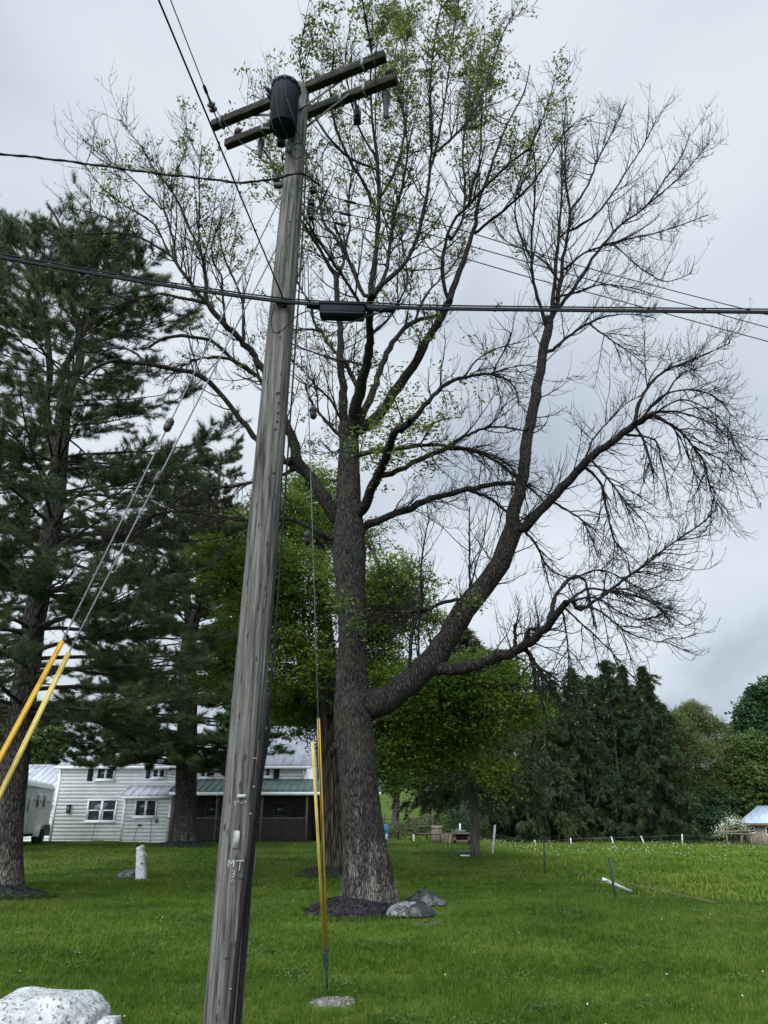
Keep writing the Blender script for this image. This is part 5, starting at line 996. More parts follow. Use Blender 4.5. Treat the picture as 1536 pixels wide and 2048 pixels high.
def build_house():
    YH = 44.0; gz = .38
    eave = P(300, 1526, YH)[2]; X = lambda px, Y=YH: P(px, 1600, Y)[0]
    x0, x1 = P(119, 1560, YH)[0], P(611, 1545, YH)[0]
    h = thing('farmhouse', 'white clapboard farmhouse with pale metal roof and green-roofed porch', 'house', (x0, YH, gz))
    mk('wall', join(siding(x0, x1, YH, gz, eave), box(x0, x1, YH + .03, YH + 8, gz, eave)), M_WHITE, h)
    mk('corner_board', box(x0 - .07, x0 + .07, YH - .035, YH + .05, gz, eave), M_TRIM, h); mk('corner_board', box(x1 - .08, x1 + .05, YH - .035, YH + .05, gz, eave), M_TRIM, h)
    rz_ = P(500, 1452, YH + 4)[2]; e0, e1 = x0 - .25, x1 + .35
    rf = mk('roof', join(ribbed((e0, YH - .35, eave - .12), (e1, YH - .35, eave - .12), (e1, YH + 4, rz_), (e0, YH + 4, rz_), 26), ribbed((e1, YH + 8.35, eave - .12), (e0, YH + 8.35, eave - .12), (e0, YH + 4, rz_ - .01), (e1, YH + 4, rz_ - .01), 26)), M_ROOF, h)
    mk('fascia', box(e0, e1, YH - .34, YH - .30, eave - .33, eave - .17), M_TRIM, rf); mk('soffit', box(e0, e1, YH - .30, YH, eave - .20, eave - .17), M_TRIM, rf)
    for xx in (x0, x1):   # gable ends
        mk('gable', (np.array([[xx, YH, eave - .02], [xx, YH + 8, eave - .02], [xx, YH + 4, rz_ - .1], [xx - .04, YH, eave - .02], [xx - .04, YH + 8, eave - .02], [xx - .04, YH + 4, rz_ - .1]]), [np.array([[0, 1, 2], [5, 4, 3]])]), M_WHITE, h)
    def window(px0, px1, py0, py1, Y, name='window', lights=2, split=False, sill=True, glass=M_GLASS, trim=None):
        a = P(px0, py1, Y); b = P(px1, py0, Y); xa, xb, za, zb = a[0], b[0], a[2], b[2]; f = .075; y = Y - .03
        gs = [box(xa, xb, y - .05, y + .01, zb - f, zb), box(xa, xb, y - .05, y + .01, za, za + f), box(xa, xa + f, y - .05, y + .01, za + f, zb - f), box(xb - f, xb, y - .05, y + .01, za + f, zb - f)]
        for k in range(1, lights): xm = xa + (xb - xa) * k / lights; gs.append(box(xm - .06, xm + .06, y - .052, y + .01, za + f, zb - f))
        w_ = mk(name, join(*gs), trim or M_TRIM, h)
        if split:
            for k in range(lights):
                u0 = xa + (xb - xa) * k / lights + .06; u1 = xa + (xb - xa) * (k + 1) / lights - .06; zm = (za + zb) / 2; mk('sash', join(box(u0, u1, y - .035, y, zm - .03, zm + .03), box(u0, u0 + .05, y - .035, y, za + f, zm - .03), box(u1 - .05, u1, y - .035, y, za + f, zm - .03)), M_TRIM, w_)
        mk('pane', box(xa + f * .5, xb - f * .5, y - .012, y + .005, za + f * .5, zb - f * .5), glass, w_)
        if sill: mk('sill', box(xa - .1, xb + .1, y - .10, y + .0, za - .07, za - .003), M_TRIM, w_)
        return xa, xb, za, zb
    def shutter(px0, px1, py0, py1, Y, m=M_SHUT):
        a = P(px0, py1, Y); b = P(px1, py0, Y); n = 14; gs = [box(a[0], b[0], Y - .055, Y - .03, a[2], b[2])]
        for k in range(n): z = a[2] + .05 + (b[2] - a[2] - .1) * k / n; gs.append(box(a[0] + .04, b[0] - .04, Y - .066, Y - .055, z, z + .03))
        mk('shutter', join(*gs), m, h)
    window(171, 236, 1599, 1643, YH, lights=2, split=True)
    window(192, 232, 1534, 1560, YH, lights=2); shutter(174, 188, 1533, 1562, YH)
    window(304, 333, 1537, 1556, YH, lights=2, glass=M_GLASS); shutter(291, 302, 1536, 1557, YH, M_SHUTG)
    window(518, 543, 1532, 1554, YH, lights=2); shutter(547, 560, 1529, 1557, YH); shutter(500, 514, 1529, 1557, YH)
    window(400, 425, 1534, 1556, YH, lights=2)
    # bump-out room
    YB = 42.6; bx0, bx1 = P(246, 1640, YB)[0], P(338, 1640, YB)[0]; bz = P(300, 1593, YB)[2]
    mk('wall', join(siding(bx0, bx1, YB, gz, bz), box(bx0, bx1, YB + .03, YH - .03, gz, bz)), M_WHITE, h)
    for xx in (bx0, bx1): mk('corner_board', box(xx - .06, xx + .06, YB - .035, YB + .04, gz, bz), M_TRIM, h)
    window(268, 316, 1599, 1634, YB, lights=2)
    rb = mk('roof', ribbed((bx0 - .2, YB - .25, bz + .05), (bx1 + .1, YB - .25, bz + .05), (bx1 + .1, YH - .03, bz + .62), (bx0 - .2, YH - .03, bz + .62), 6, .025), M_ROOF, h); mk('fascia', box(bx0 - .2, bx1 + .1, YB - .25, YB - .21, bz - .12, bz + .01), M_TRIM, rb)
    # porch with green roof
    YQ = 41.9; px0, px1 = bx1 + .1, P(762, 1580, YQ)[0]; pz = P(500, 1586, YQ)[2]; pt = P(560, 1558, YH)[2]
    pr = mk('porch_roof', ribbed((px0, YQ - .2, pz + .09), (px1, YQ - .2, pz + .09), (px1, YH - .03, pt), (px0, YH - .03, pt), 30, .03), M_GROOF, h)
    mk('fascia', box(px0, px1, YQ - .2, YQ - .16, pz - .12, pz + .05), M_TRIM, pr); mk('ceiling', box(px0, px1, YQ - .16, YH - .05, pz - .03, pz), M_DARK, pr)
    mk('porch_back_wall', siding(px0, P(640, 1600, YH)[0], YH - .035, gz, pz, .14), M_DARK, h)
    mk('porch_floor', box(px0, px1, YQ, YH - .04, gz - .3, gz + .10), M_GREYWOOD, h)
    window(546, 575, 1604, 1634, YH - .02, sill=False, lights=1, trim=M_LATT); window(410, 436, 1604, 1634, YH - .02, sill=False, lights=1, trim=M_LATT)
    a = P(623, 1677, YH - .04); b = P(645, 1603, YH - .04); dr = mk('door', box(a[0], b[0], YH - .08, YH - .05, gz + .1, b[2]), M_SHUT, h); mk('handle', box(a[0] + .06, a[0] + .1, YH - .12, YH - .08, gz + 1.0, gz + 1.1), M_STEEL, dr)
    for px in (345, 432, 522, 613, 690, 756):
        xx = P(px, 1640, YQ)[0]; mk('porch_post', box(xx - .06, xx + .06, YQ - .06, YQ + .06, gz + .0, pz - .03), M_LATT, h)
    # diagonal lattice below a rail
    lx0, lx1, lz0, lz1 = px0, P(612, 1640, YQ)[0], gz + .02, P(500, 1638, YQ)[2]; gs = [box(lx0, lx1, YQ - .03, YQ + .03, lz1, lz1 + .07), box(lx0, lx1, YQ - .028, YQ + .028, lz0 - .05, lz0 + .03)]
    H = lz1 - lz0; x = lx0 - H
    while x < lx1:
        for s in (1, -1):
            p = np.array([x if s > 0 else x + H, YQ - .008 * s, lz0]); q = np.array([x + H if s > 0 else x, YQ - .008 * s, lz1]); f0, f1 = 0, 1
            lo, hi = lx0, lx1
            t = sorted([(lo - p[0]) / (q[0] - p[0]), (hi - p[0]) / (q[0] - p[0])]); f0, f1 = max(0, t[0]), min(1, t[1])
            if f1 - f0 > .04: gs.append(beam(p + (q - p) * f0, p + (q - p) * f1, .012, .034, (0, 1, 0)))
        x += .135
    mk('lattice', join(*gs), M_LATT, h)
    for k in range(2): mk('porch_step', box(P(618, 1690, YQ)[0], P(660, 1690, YQ)[0], YQ - .35 - .3 * k, YQ - .04 - .3 * k, gz - .3, gz + .0 - .12 * k), M_GREYWOOD, h)
    # wing on the far side, roof sloping to the front
    wy = 45.2; wx0 = P(-60, 1600, wy)[0]; wz = P(100, 1600, wy)[2]; wr = P(60, 1529, wy + 4.4)[2]
    mk('wall', join(siding(wx0, x0 - .01, wy, gz, wz), box(wx0, x0 - .01, wy + .03, wy + 8, gz, wz)), M_WHITE, h)
    wf = mk('roof', join(ribbed((wx0 - .3, wy - .35, wz - .1), (x0 - .05, wy - .35, wz - .1), (x0 - .05, wy + 4.4, wr), (wx0 - .3, wy + 4.4, wr), 14), ribbed((x0 - .05, wy + 9, wz - .1), (wx0 - .3, wy + 9, wz - .1), (wx0 - .3, wy + 4.4, wr - .01), (x0 - .05, wy + 4.4, wr - .01), 14)), M_ROOF, h)
    mk('fascia', box(wx0 - .3, x0 - .05, wy - .35, wy - .31, wz - .30, wz - .15), M_TRIM, wf)
    # wall lantern, spigot, cables and pipe on the wall
    c = P(137, 1618, YH - .10); ln = mk('wall_lantern', join(box(c[0] - .10, c[0] + .10, c[1] - .09, c[1] + .09, c[2] + .16, c[2] + .22), box(c[0] - .08, c[0] + .08, c[1] - .08, c[1] + .08, c[2] - .22, c[2] - .18), box(c[0] - .02, c[0] + .02, c[1], c[1] + .1, c[2], c[2] + .05), *[box(c[0] + sx * .07 - .012, c[0] + sx * .07 + .012, c[1] + sy * .07 - .012, c[1] + sy * .07 + .012, c[2] - .18, c[2] + .16) for sx in (-1, 1) for sy in (-1, 1)]), M_SHUT, h)
    mk('lamp_glass', box(c[0] - .06, c[0] + .06, c[1] - .06, c[1] + .06, c[2] - .18, c[2] + .16), glassmat('lantern_glass', (.10, .10, .09)), ln)
    mk('hose_tap', join(lathe(P(279, 1651, YB - .06), [(.03, 0), (.05, .03), (.07, .05), (.03, .08)], 12, (0, -1, .3)), beam(P(276, 1650, YB - .09), P(283, 1649, YB - .09), .03, .05)), M_SHUT, h)
    mk('vent_hood', box(P(311, 1640, YB)[0], P(316, 1640, YB)[0], YB - .10, YB - .02, P(313, 1646, YB)[2], P(313, 1638, YB)[2]), M_STEEL, h)
    for pts, Yw in (([(193, 1640), (188, 1660), (183, 1684)], YH - .06), ([(277, 1652), (271, 1665), (267, 1685)], YB - .05), ([(314, 1635), (304, 1633), (302, 1650), (300, 1685)], YB - .05)): mk('wall_cable', wire(np.array([P(a, b, Yw) for a, b in pts]), .011, 14, 6), M_SHUT, h)
    mk('downspout', tubes(np.array([[x1 - .12, YH - .12, eave - .2], [x1 - .12, YH - .12, pt + .1]]), np.array([.045, .045]), 8), M_TRIM, h)
    for px, lab in ((163, 'grey concrete block lying under the paired house window'), (234, 'grey concrete block by the corner of the projecting room')):
        c = G(px, 1686); c = np.array([c[0], 43.0 if px < 200 else 42.9, .4]); g = join(box(c[0] - .3, c[0] + .3, c[1] - .12, c[1] + .12, c[2], c[2] + .06), box(c[0] - .28, c[0] + .28, c[1] - .1, c[1] + .1, c[2] + .058, c[2] + .19)); o = mk('concrete_block', g, M_GRAVEL); tag(o, lab, 'block')
build_house()

def build_trailer():
    n0 = np.array([P(48, 1600, 36.6)[0], 36.6, 0]); n1 = np.array([P(106, 1600, 41.8)[0], 41.8, 0]); d = unit(n1 - n0); L_ = np.linalg.norm(n1 - n0); z0 = float(terr(n0[0], 38))
    t = thing('horse_trailer', 'off-white gooseneck horse trailer parked beside the house behind the near pine', 'trailer', (n0[0], n0[1], z0), rz=math.atan2(d[1], d[0]))
    # local frame: x towards the far rear, y to the left, near side at y = 0
    H0, H1, W_ = .50, 2.95, 2.1
    def body(x0, x1, zb, zt, rr=.32):
        prof = [(0, zb), (0, zt - rr)] + [(rr * (1 - math.cos(a)), zt - rr + rr * math.sin(a)) for a in np.linspace(0.25, math.pi / 2, 6)] + [(W_ - rr * (1 - math.cos(a)), zt - rr + rr * math.sin(a)) for a in np.linspace(math.pi / 2, .25, 6)] + [(W_, zt - rr), (W_, zb)]
        m = len(prof); V = np.array([[x, y, z] for x in (x0, x1) for y, z in prof]); return V, [np.array([[i, (i + 1) % m, m + (i + 1) % m, m + i] for i in range(m)]), np.array([list(range(m))[::-1], list(range(m, 2 * m))])]
    L = lambda name, g, m, p=t, s=False: mk(name, g, m, p, s, local=True)
    bd = L('body', body(0, L_, H0, H1), M_TRAILER); bv = bd.modifiers.new('bevel', 'BEVEL'); bv.width = .05; bv.segments = 3; bv.limit_method = 'ANGLE'; bv.angle_limit = 1.0
    gn = L('gooseneck', body(-2.2, 0.02, 1.75, H1 - .02), M_TRAILER); gn.modifiers.new('bevel', 'BEVEL').width = .04
    L('roof_rail', box(-2.2, L_ - .1, -.045, -.0, H1 - .36, H1 - .24), M_TRIM)
    for (a, b, zb, zt) in ((.75, 1.0, 1.55, 2.42), (2.15, 2.75, 1.75, 2.3), (3.35, 3.95, 1.75, 2.3)):
        w_ = L('window', box(a - .06, b + .06, -.025, -.003, zb - .06, zt + .06), M_TRIM); L('pane', box(a, b, -.034, -.026, zb, zt), M_GLASS, w_)
    L('door', join(box(.45, .50, -.02, -.002, .6, 2.6), box(1.3, 1.35, -.02, -.002, .6, 2.6), box(.5, 1.3, -.02, -.002, 2.55, 2.6)), M_TRIM)
    L('stripe', join(beam((-1.5, -.008, 1.95), (-.15, -.008, 2.5), .02, .16, (0, 1, 0)), beam((-1.5, -.008, 1.98), (.40, -.008, 2.05), .02, .12, (0, 1, 0)), beam((1.4, -.008, 2.02), (2.05, -.008, 2.02), .02, .10, (0, 1, 0)), beam((2.85, -.008, 2.0), (3.25, -.008, 2.0), .02, .10, (0, 1, 0)), beam((4.05, -.008, 2.0), (4.9, -.008, 1.98), .02, .10, (0, 1, 0))), M_TGREY)
    L('side_slats', join(*[box(1.6, 4.4, -.018, -.002, 1.02 + k * .07, 1.05 + k * .07) for k in range(8)]), M_TRIM)
    for xw in (3.05, 4.0):
        w_ = thing('wheel', None, None, (xw, -.10, .36)); w_.parent = t
        for key in ('_o', ): w_[key] = [0, 0, 0]
        mk('tyre', lathe((0, .22, 0), [(.20, 0), (.33, .01), (.36, .05), (.36, .17), (.33, .21), (.2, .22)], 28, (0, -1, 0)), M_TYRE, w_, True, local=True); mk('rim', lathe((0, .02, 0), [(.19, 0), (.19, .02), (.14, .0), (.05, .03), (.02, .05)], 20, (0, -1, 0)), M_STEEL, w_, True, local=True)
    a = np.linspace(0, math.pi, 14); V = []
    for y in (-.30, .0):
        V += [[3.52 - math.cos(x) * 1.05, y, .38 + .52 * min(1, math.sin(x) * 1.5)] for x in a]
    L('fender', (np.array(V), [np.array([[i, i + 1, 14 + i + 1, 14 + i] for i in range(13)])]), M_TRAILER)
    L('chassis', join(box(-.05, L_ - .2, .15, W_ - .15, .38, H0 - .01)), M_RING); L('tongue_leg', join(box(-1.6, -1.5, .9, 1.0, .0, 1.76), box(-1.7, -1.4, .8, 1.1, 0, .05)), M_RING)
    L('rear_bumper', box(L_ - .02, L_ + .1, .1, W_ - .1, .42, .6), M_TYRE)
build_trailer()

# ================================================================== YARD OBJECTS
def mound(name, c, rx, ry, h, mat, label, cat, seed, n=2600, chip=.05):
    """heap with an uneven rim, covered with loose chips"""
    rng = np.random.default_rng(seed); K, S = 12, 48; V = []; a = np.arange(S) * 2 * math.pi / S; w_ = 1 + .10 * np.sin(a * 3 + seed) + .05 * np.sin(a * 7 + 2)
    def surf(r, an):
        ww = 1 + .10 * np.sin(an * 3 + seed) + .05 * np.sin(an * 7 + 2); x = c[0] + rx * r * ww * np.cos(an); y = c[1] + ry * r * ww * np.sin(an); z = terr(x, y) - .015 + h * (1 - np.minimum(r, 1.0) ** 2.2) + .02 * np.sin(x * 9) * np.sin(y * 11) * (1 - r)
        return np.stack([x, y, z], -1)
    for k in range(K): V.append(surf(np.full(S, max(1 - k / (K - 1), .02)), a))
    V = np.concatenate(V); V = V + rng.normal(0, .008, V.shape); Q = np.array([[k * S + j, k * S + (j + 1) % S, (k + 1) * S + (j + 1) % S, (k + 1) * S + j] for k in range(K - 1) for j in range(S)])
    r = rng.uniform(0, 1, n) ** .5 * (1.04 if h > .1 else 1.25); an = rng.uniform(0, 6.283, n); C = surf(r, an) + [0, 0, .008]; g2 = leaves(C, chip, chip * .35, rng, .5)
    o = mk(name, join((V, [Q, np.array([list(range((K - 1) * S, K * S))])]), g2), mat); return tag(o, label, cat)
def sack(name, c, lx, ly, h, rz, mat, label, seed, group=None, tilt=0.0):
    """filled plastic sack: pillow with pinched seams and wrinkles"""
    rng = np.random.default_rng(seed); n, m = 34, 24; u, v = np.meshgrid(np.linspace(-1, 1, n), np.linspace(-1, 1, m)); e = (1 - np.abs(u) ** 2.6) ** .8 * (1 - np.abs(v) ** 2.6) ** .6 * (1 - .25 * u)
    th = np.arctan2(v, 1.15 - u); wr = .012 * np.sin(u * 5 + v * 3 + seed) * e + .022 * np.sin(th * 22 + 2 * np.sin(u * 3 + seed)) * e * (0.3 + np.clip(u + .4, 0, 1)) + .010 * np.sin(u * 13 - v * 6 + 2 * np.sin(v * 4)) * e + .04 * np.sin(u * 2.3 + seed) * e * np.cos(v * 2)
    ed = 1 + .05 * np.sin(u * 8 + seed) * np.abs(v) + .06 * np.cos(v * 6 + seed) * np.abs(u)
    top = np.stack([u * lx / 2 * ed, v * ly / 2 * ed * (1 - .55 * np.maximum(u, 0) ** 2 - .12 * u ** 2), .03 + h * e * (1 + .12 * np.sin(u * 3 + 1)) + wr], -1); bot = np.stack([u * lx / 2 * ed, v * ly / 2 * ed * (1 - .55 * np.maximum(u, 0) ** 2 - .12 * u ** 2), .03 - .03 * e], -1)
    V = np.concatenate([top.reshape(-1, 3), bot.reshape(-1, 3)]); i = (np.arange(m - 1)[:, None] * n + np.arange(n - 1)).ravel(); Q1 = np.stack([i, i + 1, i + n + 1, i + n], 1); Q2 = Q1[:, ::-1] + n * m
    rim = list(range(n)) + [k * n + n - 1 for k in range(1, m)] + [(m - 1) * n + k for k in range(n - 2, -1, -1)] + [k * n for k in range(m - 2, 0, -1)]; Q3 = np.array([[rim[k], rim[k] + n * m, rim[(k + 1) % len(rim)] + n * m, rim[(k + 1) % len(rim)]] for k in range(len(rim))])
    ca, sa = math.cos(rz), math.sin(rz); V[:, 2] += V[:, 0] * tilt; V = V @ np.array([[ca, sa, 0], [-sa, ca, 0], [0, 0, 1]]) + c; o = mk(name, (V, [Q1, Q2, Q3]), mat, smooth=True); return tag(o, label, 'sack', group)
def build_yard():
    mound('mulch_bed', ASH_BASE + [-.28, -.30, 0], 1.0, 1.12, .27, M_MULCH, 'big black mulch heap round the foot of the ash', 'mulch bed', 1, 5200, .07)
    for i, (c, lab) in enumerate(((MULCH[1], 'black mulch ring round the pine at the picture edge'), (MULCH[2], 'black mulch ring round the pine before the house'), (MULCH[3], 'ragged black mulch ring round the maple trunk'))):
        mound('mulch_bed', np.array([c[0][0], c[0][1] - .1, 0]), c[1] * 1.0, c[2] * 1.25, .24, M_MULCH, lab, 'mulch bed', 2 + i, 1500, .09)
    c = G(824, 1835); sack('mulch_sack', c + [0, .12, 0], .90, .60, .23, .10, M_BAGW, 'shiny grey and white plastic mulch sack in front at the heap edge', 5, 'sacks by the mulch heap'); c = G(848, 1815)
    sack('mulch_sack', c + [.05, .34, 0], .86, .46, .19, -.30, M_BAG, 'dark green plastic sack slumped behind the shiny grey one', 8, 'sacks by the mulch heap'); MULCH.append((G(830, 1828), .62, .42))
    c = G(852, 1846); mound('soil_patch', c, .42, .34, .012, M_SOIL, 'scuffed bare brown soil beside the plastic mulch sacks', 'soil', 13, 500, .03); MULCH.append((c + [0, -.1, 0], .30, .32))
    c = G(258, 1756); sack('black_sack', c + [0, .1, 0], .80, .55, .20, -.1, M_BAGK, 'black plastic sack lying against the short white post', 12); MULCH.append((c, .5, .3))
    # short leaning white marker post with a broken cap
    b = G(283, 1758); tp = P(281, 1701, b[1]); t = thing('marker_post', 'short tapered white post with a chipped cap standing in the lawn', 'post', b)
    V = []
    for f, r in ((0, .135), (.3, .128), (.75, .108), (1, .10)):
        c = b + (tp - b) * f; V += [c + np.array([sx * r, sy * r, 0]) for sx, sy in ((-1, -1), (1, -1), (1, 1), (-1, 1))]
    V = np.array(V); V[:4, 2] -= .05; o = mk('post_shaft', (V, [np.array([[k * 4 + j, k * 4 + (j + 1) % 4, k * 4 + 4 + (j + 1) % 4, k * 4 + 4 + j] for k in range(3) for j in range(4)] + [[12, 13, 14, 15]])]), M_POST, t); o.modifiers.new('bevel', 'BEVEL').width = .02
    cb = mk('cap', join(beam(tp + [-.02, 0, -.015], tp + [.01, -.01, .085], .205, .20, (0, 1, 0)), beam(tp + [.03, -.02, .06], tp + [.07, -.03, .13], .12, .16, (0, 1, 0))), M_POST, t); cb.modifiers.new('bevel', 'BEVEL').width = .025; mk('knot_hole', lathe(P(284, 1727, b[1] - .14), [(.03, 0), (.03, .012), (.01, .02)], 12, (0, -1, 0)), M_SHUT, t)
    mk('cord', wire(np.array([P(276, 1711, b[1] - .16), P(284, 1709, b[1] - .17), P(291, 1705, b[1] - .1), P(292, 1713, b[1] - .08)]), .006, 16), M_TRIM, t)
    mound('gravel_patch', G(295, 1760), .55, .28, .02, M_GRAVEL, 'small bare gravelly patch at the foot of the white post', 'gravel', 7, 400, .03)
    c = G(665, 2003); mound('gravel_patch', c, .28, .26, .018, M_GRAVEL, 'patch of grey gravel round the guy anchor in the near lawn', 'gravel', 9, 2600, .022); MULCH.append((c + [0, -.10, 0], .22, .30))
    tag(mk('leaning_stick', tubes(np.array([G(627, 1743), P(640, 1703, G(627, 1743)[1] - .1)]), np.array([.012, .010]), 6), M_GREYWOOD), 'pale stick leaning beside the maple mulch ring', 'stick')
    # whitewashed boulders at the near edge
    def boulder(c, r, seed, label):
        bm = bmesh.new(); bmesh.ops.create_icosphere(bm, subdivisions=5, radius=1); V = np.array([v.co[:] for v in bm.verts]); Fc = np.array([[v.index for v in f.verts] for f in bm.faces]); bm.free(); rng = np.random.default_rng(seed)
        W = np.sign(V) * np.abs(V) ** .52; W /= np.abs(W).max()
        for f, am in ((1.7, .10), (3.1, .055), (6.5, .026), (14, .012)):
            ph = rng.uniform(0, 6, 6); W = W * (1 + am * (np.sin(V[:, :1] * f + ph[0] + np.sin(V[:, 1:2] * f + ph[1])) * np.sin(V[:, 2:] * f * 1.1 + ph[2]) + .5 * np.sin(V[:, 1:2] * f * 1.7 + ph[3])))
        o = mk('boulder', (W * r + c, [Fc]), M_ROCK, smooth=True); return tag(o, label, 'boulder')
    q = P(86, 1990, 5.3); boulder(np.array([q[0], 5.45, q[2] - .37]), np.array([.36, .34, .36]), 3, 'big whitewashed boulder cut off at the near edge of the lawn'); q = P(218, 2042, 5.2); boulder(np.array([q[0] - .02, 5.25, q[2] - .22]), np.array([.07, .10, .22]), 6, 'little white stone leaning against the big white boulder')
    # fences -----------------------------------------------------------
    def post(name, foot, head, r, mat, label, group, cat='fence post', Y=None):
        b = G(*foot); 
        if Y: b = P(foot[0], foot[1], Y); b[2] = float(terr(b[0], Y))
        tp = P(head[0], head[1], b[1]); o = mk(name, beam(b - [0, 0, .05], tp, r * 2, r * 2, (0, 1, 0)), mat); o.modifiers.new('bevel', 'BEVEL').width = r * .3; tag(o, label, cat, group); return b, tp
    gw = 'white posts along the pasture wire'; W_ = []
    for foot, head, lab in (((1072, 1692), (1069, 1680), 'first short white post in the wire fence before the spruces, nearest the tall one'), ((1143, 1692), (1141, 1676), 'upright white post, second in the far wire fence'), ((1229, 1696), (1222, 1673), 'leaning white post in the middle of the far wire fence'), ((1290, 1696), (1282, 1672), 'leaning white post next to the tallest far one'), ((1366, 1697), (1364, 1668), 'tallest white post at the shed end of the far wire fence')):
        W_.append(post('fence_post', foot, head, .04, M_POST, lab, gw, Y=58))
    b, tp = post('fence_post', (985, 1708), (990, 1650), .04, M_POST, 'tall white post beside the bare-stemmed spruce', gw)
    post('fence_post', (919, 1667), (920, 1647), .05, M_POST, 'white post rising behind the dark hutch', gw, Y=46); post('fence_post', (871, 1668), (871, 1658), .05, M_POST, 'white post top just above the brown barrel', gw, Y=47); post('fence_post', (828, 1688), (827, 1669), .05, M_POST, 'small white post in front of the pipe gate', gw, Y=45)
    tops = [p[1] for p in W_]
    for k, dz in ((0, -.08), (1, -.45)):
        pts = [tp + [0, 0, dz - .3]] + [p + np.array([0, -.06, dz]) for p in tops] + [P(1480, 1672, 60) + [0, 0, dz]]; o = mk('fence_wire', wire(np.array(pts), .008, 60, 5), M_STRAND); tag(o, ('upper' if k == 0 else 'lower') + ' thin wire strung along the far white posts', 'fence wire', 'wires of the pasture fence')
    g1, g1t = post('stake_post', (1091, 1748), (1087, 1686), .022, M_TPOST, 'dark green steel stake farther up the low pasture line', 'green steel stakes'); g2, g2t = post('stake_post', (1231, 1796), (1218, 1714), .024, M_TPOST, 'dark green steel stake beside the fallen white pole', 'green steel stakes')
    o = mk('sagging_cord', wire(np.array([tp + [0, 0, -.4], g1 + [0, -.03, .45], P(1205, 1763, g2[1] + .4), g2 + [0, -.03, .35], g2 + [1.6, -1.6, .06]]), .007, 60, 5), M_GREYWOOD); tag(o, 'slack pale cord sagging between the green stakes along the lawn edge', 'cord')
    a = P(1206, 1758, g2[1] + .2); e = G(1264, 1789); o = mk('fallen_pole', join(tubes(np.array([a, e + [0, 0, .05]]), np.array([.036, .036]), 10)), M_POST, smooth=True); tag(o, 'white pole fallen aslant against a green stake', 'pole')
    # pole gate and corral panels
    YG = 47.5; gz = .42
    t = thing('pole_gate', 'rusty pipe gate panels running back behind the big ash', 'gate', (P(770, 1690, YG)[0], YG, gz)); x0, x1 = P(764, 1690, YG)[0], P(866, 1690, YG)[0]
    for k in range(5): z = gz + .18 + k * .26; mk('rail', wire(np.array([[x0, YG, z], [(x0 + x1) / 2, YG, z - .02], [x1, YG, z]]), .028, 10), M_RUSTPIPE, t)
    for px, h in ((770, 1.5), (797, 1.75), (829, 1.3), (854, 1.55), (866, 1.7)): xx = P(px, 1690, YG)[0]; mk('upright', tubes(np.array([[xx, YG, gz - .1], [xx, YG, gz + h]]), np.array([.05, .045]), 8), M_RUSTPIPE, t)
    for k in range(2): o = mk('board_rail', beam((P(836, 1690, YG - .1)[0], YG - .1, gz + .42 + k * .42), (P(863, 1690, YG - .1)[0], YG - .1, gz + .42 + k * .42), .04, .14, (0, 1, 0)), M_GREYWOOD, t)
    b = G(768, 1690); b = np.array([P(767, 1680, 44)[0], 44, .45]); t = thing('barrel', 'blue plastic barrel half hidden behind the ash trunk', 'barrel', b); mk('drum', lathe(b, [(.28, 0), (.30, .03), (.29, .3), (.31, .33), (.29, .36), (.29, .62), (.31, .65), (.29, .68), (.28, .9), (.2, .92)], 24), M_BLUE, t, True); mk('feed_sack', box(b[0] - .06, b[0] + .22, b[1] - .34, b[1] - .28, b[2] + .1, b[2] + .42), M_POST, t)
    # wooden hutches and boxes
    YB = 43.0
    def crate(px0, px1, py0, py1, Y, label, planks=5, depth_=.7, lean=None):
        a = P(px0, py1, Y); b = P(px1, py0, Y); z0 = float(terr((a[0] + b[0]) / 2, Y)); t = thing('wooden_bin', label, 'bin', ((a[0] + b[0]) / 2, Y, z0), 'weathered wooden bins by the thin spruce'); n = planks; H = b[2] - z0
        mk('side_boards', join(*[box(a[0], b[0], Y, Y + depth_, z0 + H * k / n + .008, z0 + H * (k + 1) / n) for k in range(n)]), M_GREYWOOD, t)
        mk('corner_batten', join(*[box(x - .03, x + .03, Y - .03, Y - .002, z0, b[2] - .02) for x in (a[0] + .05, b[0] - .05)]), M_GREYWOOD, t)
        if lean: mk('leaning_board', beam(P(*lean[0], Y - .15), P(*lean[1], Y - .05), .14, .03, (0, 1, 0)), M_GREYWOOD, t)
        return a, b, z0
    t = thing('wooden_barrel', 'grey-brown wooden barrel at the end of the pole gate', 'barrel', np.array([P(874, 1690, 44)[0], 44, .36])); b = np.array(t['_o']); pr = [(.26, 0), (.30, .25), (.32, .5), (.30, .75), (.27, .95), (.24, .95)]; mk('staves', lathe(b, pr, 22), M_GREYWOOD, t); mk('hoops', join(*[lathe(b + [0, 0, z], [(r, 0), (r, .04)], 22) for z, r in ((.16, .292), (.48, .328), (.78, .305))]), M_RUSTPIPE, t)
    crate(884, 903, 1668, 1696, YB, 'narrow wooden bin with a plank leaning on its corner', 5, .6, ((897, 1698), (903, 1668)))
    Y = 42; a = P(909, 1697, Y); bq = P(940, 1669, Y); z0 = float(terr(a[0], Y)); t = thing('wooden_hutch', 'dark wooden hutch with open black front and sloping lid', 'hutch', ((a[0] + bq[0]) / 2, Y, z0)); H = bq[2] - z0
    for x in (a[0] + .05, bq[0] - .05):
        for yy in (Y + .05, Y + .75): mk('leg', box(x - .05, x + .05, yy - .05, yy + .05, z0 - .05, bq[2]), M_BROWN, t)
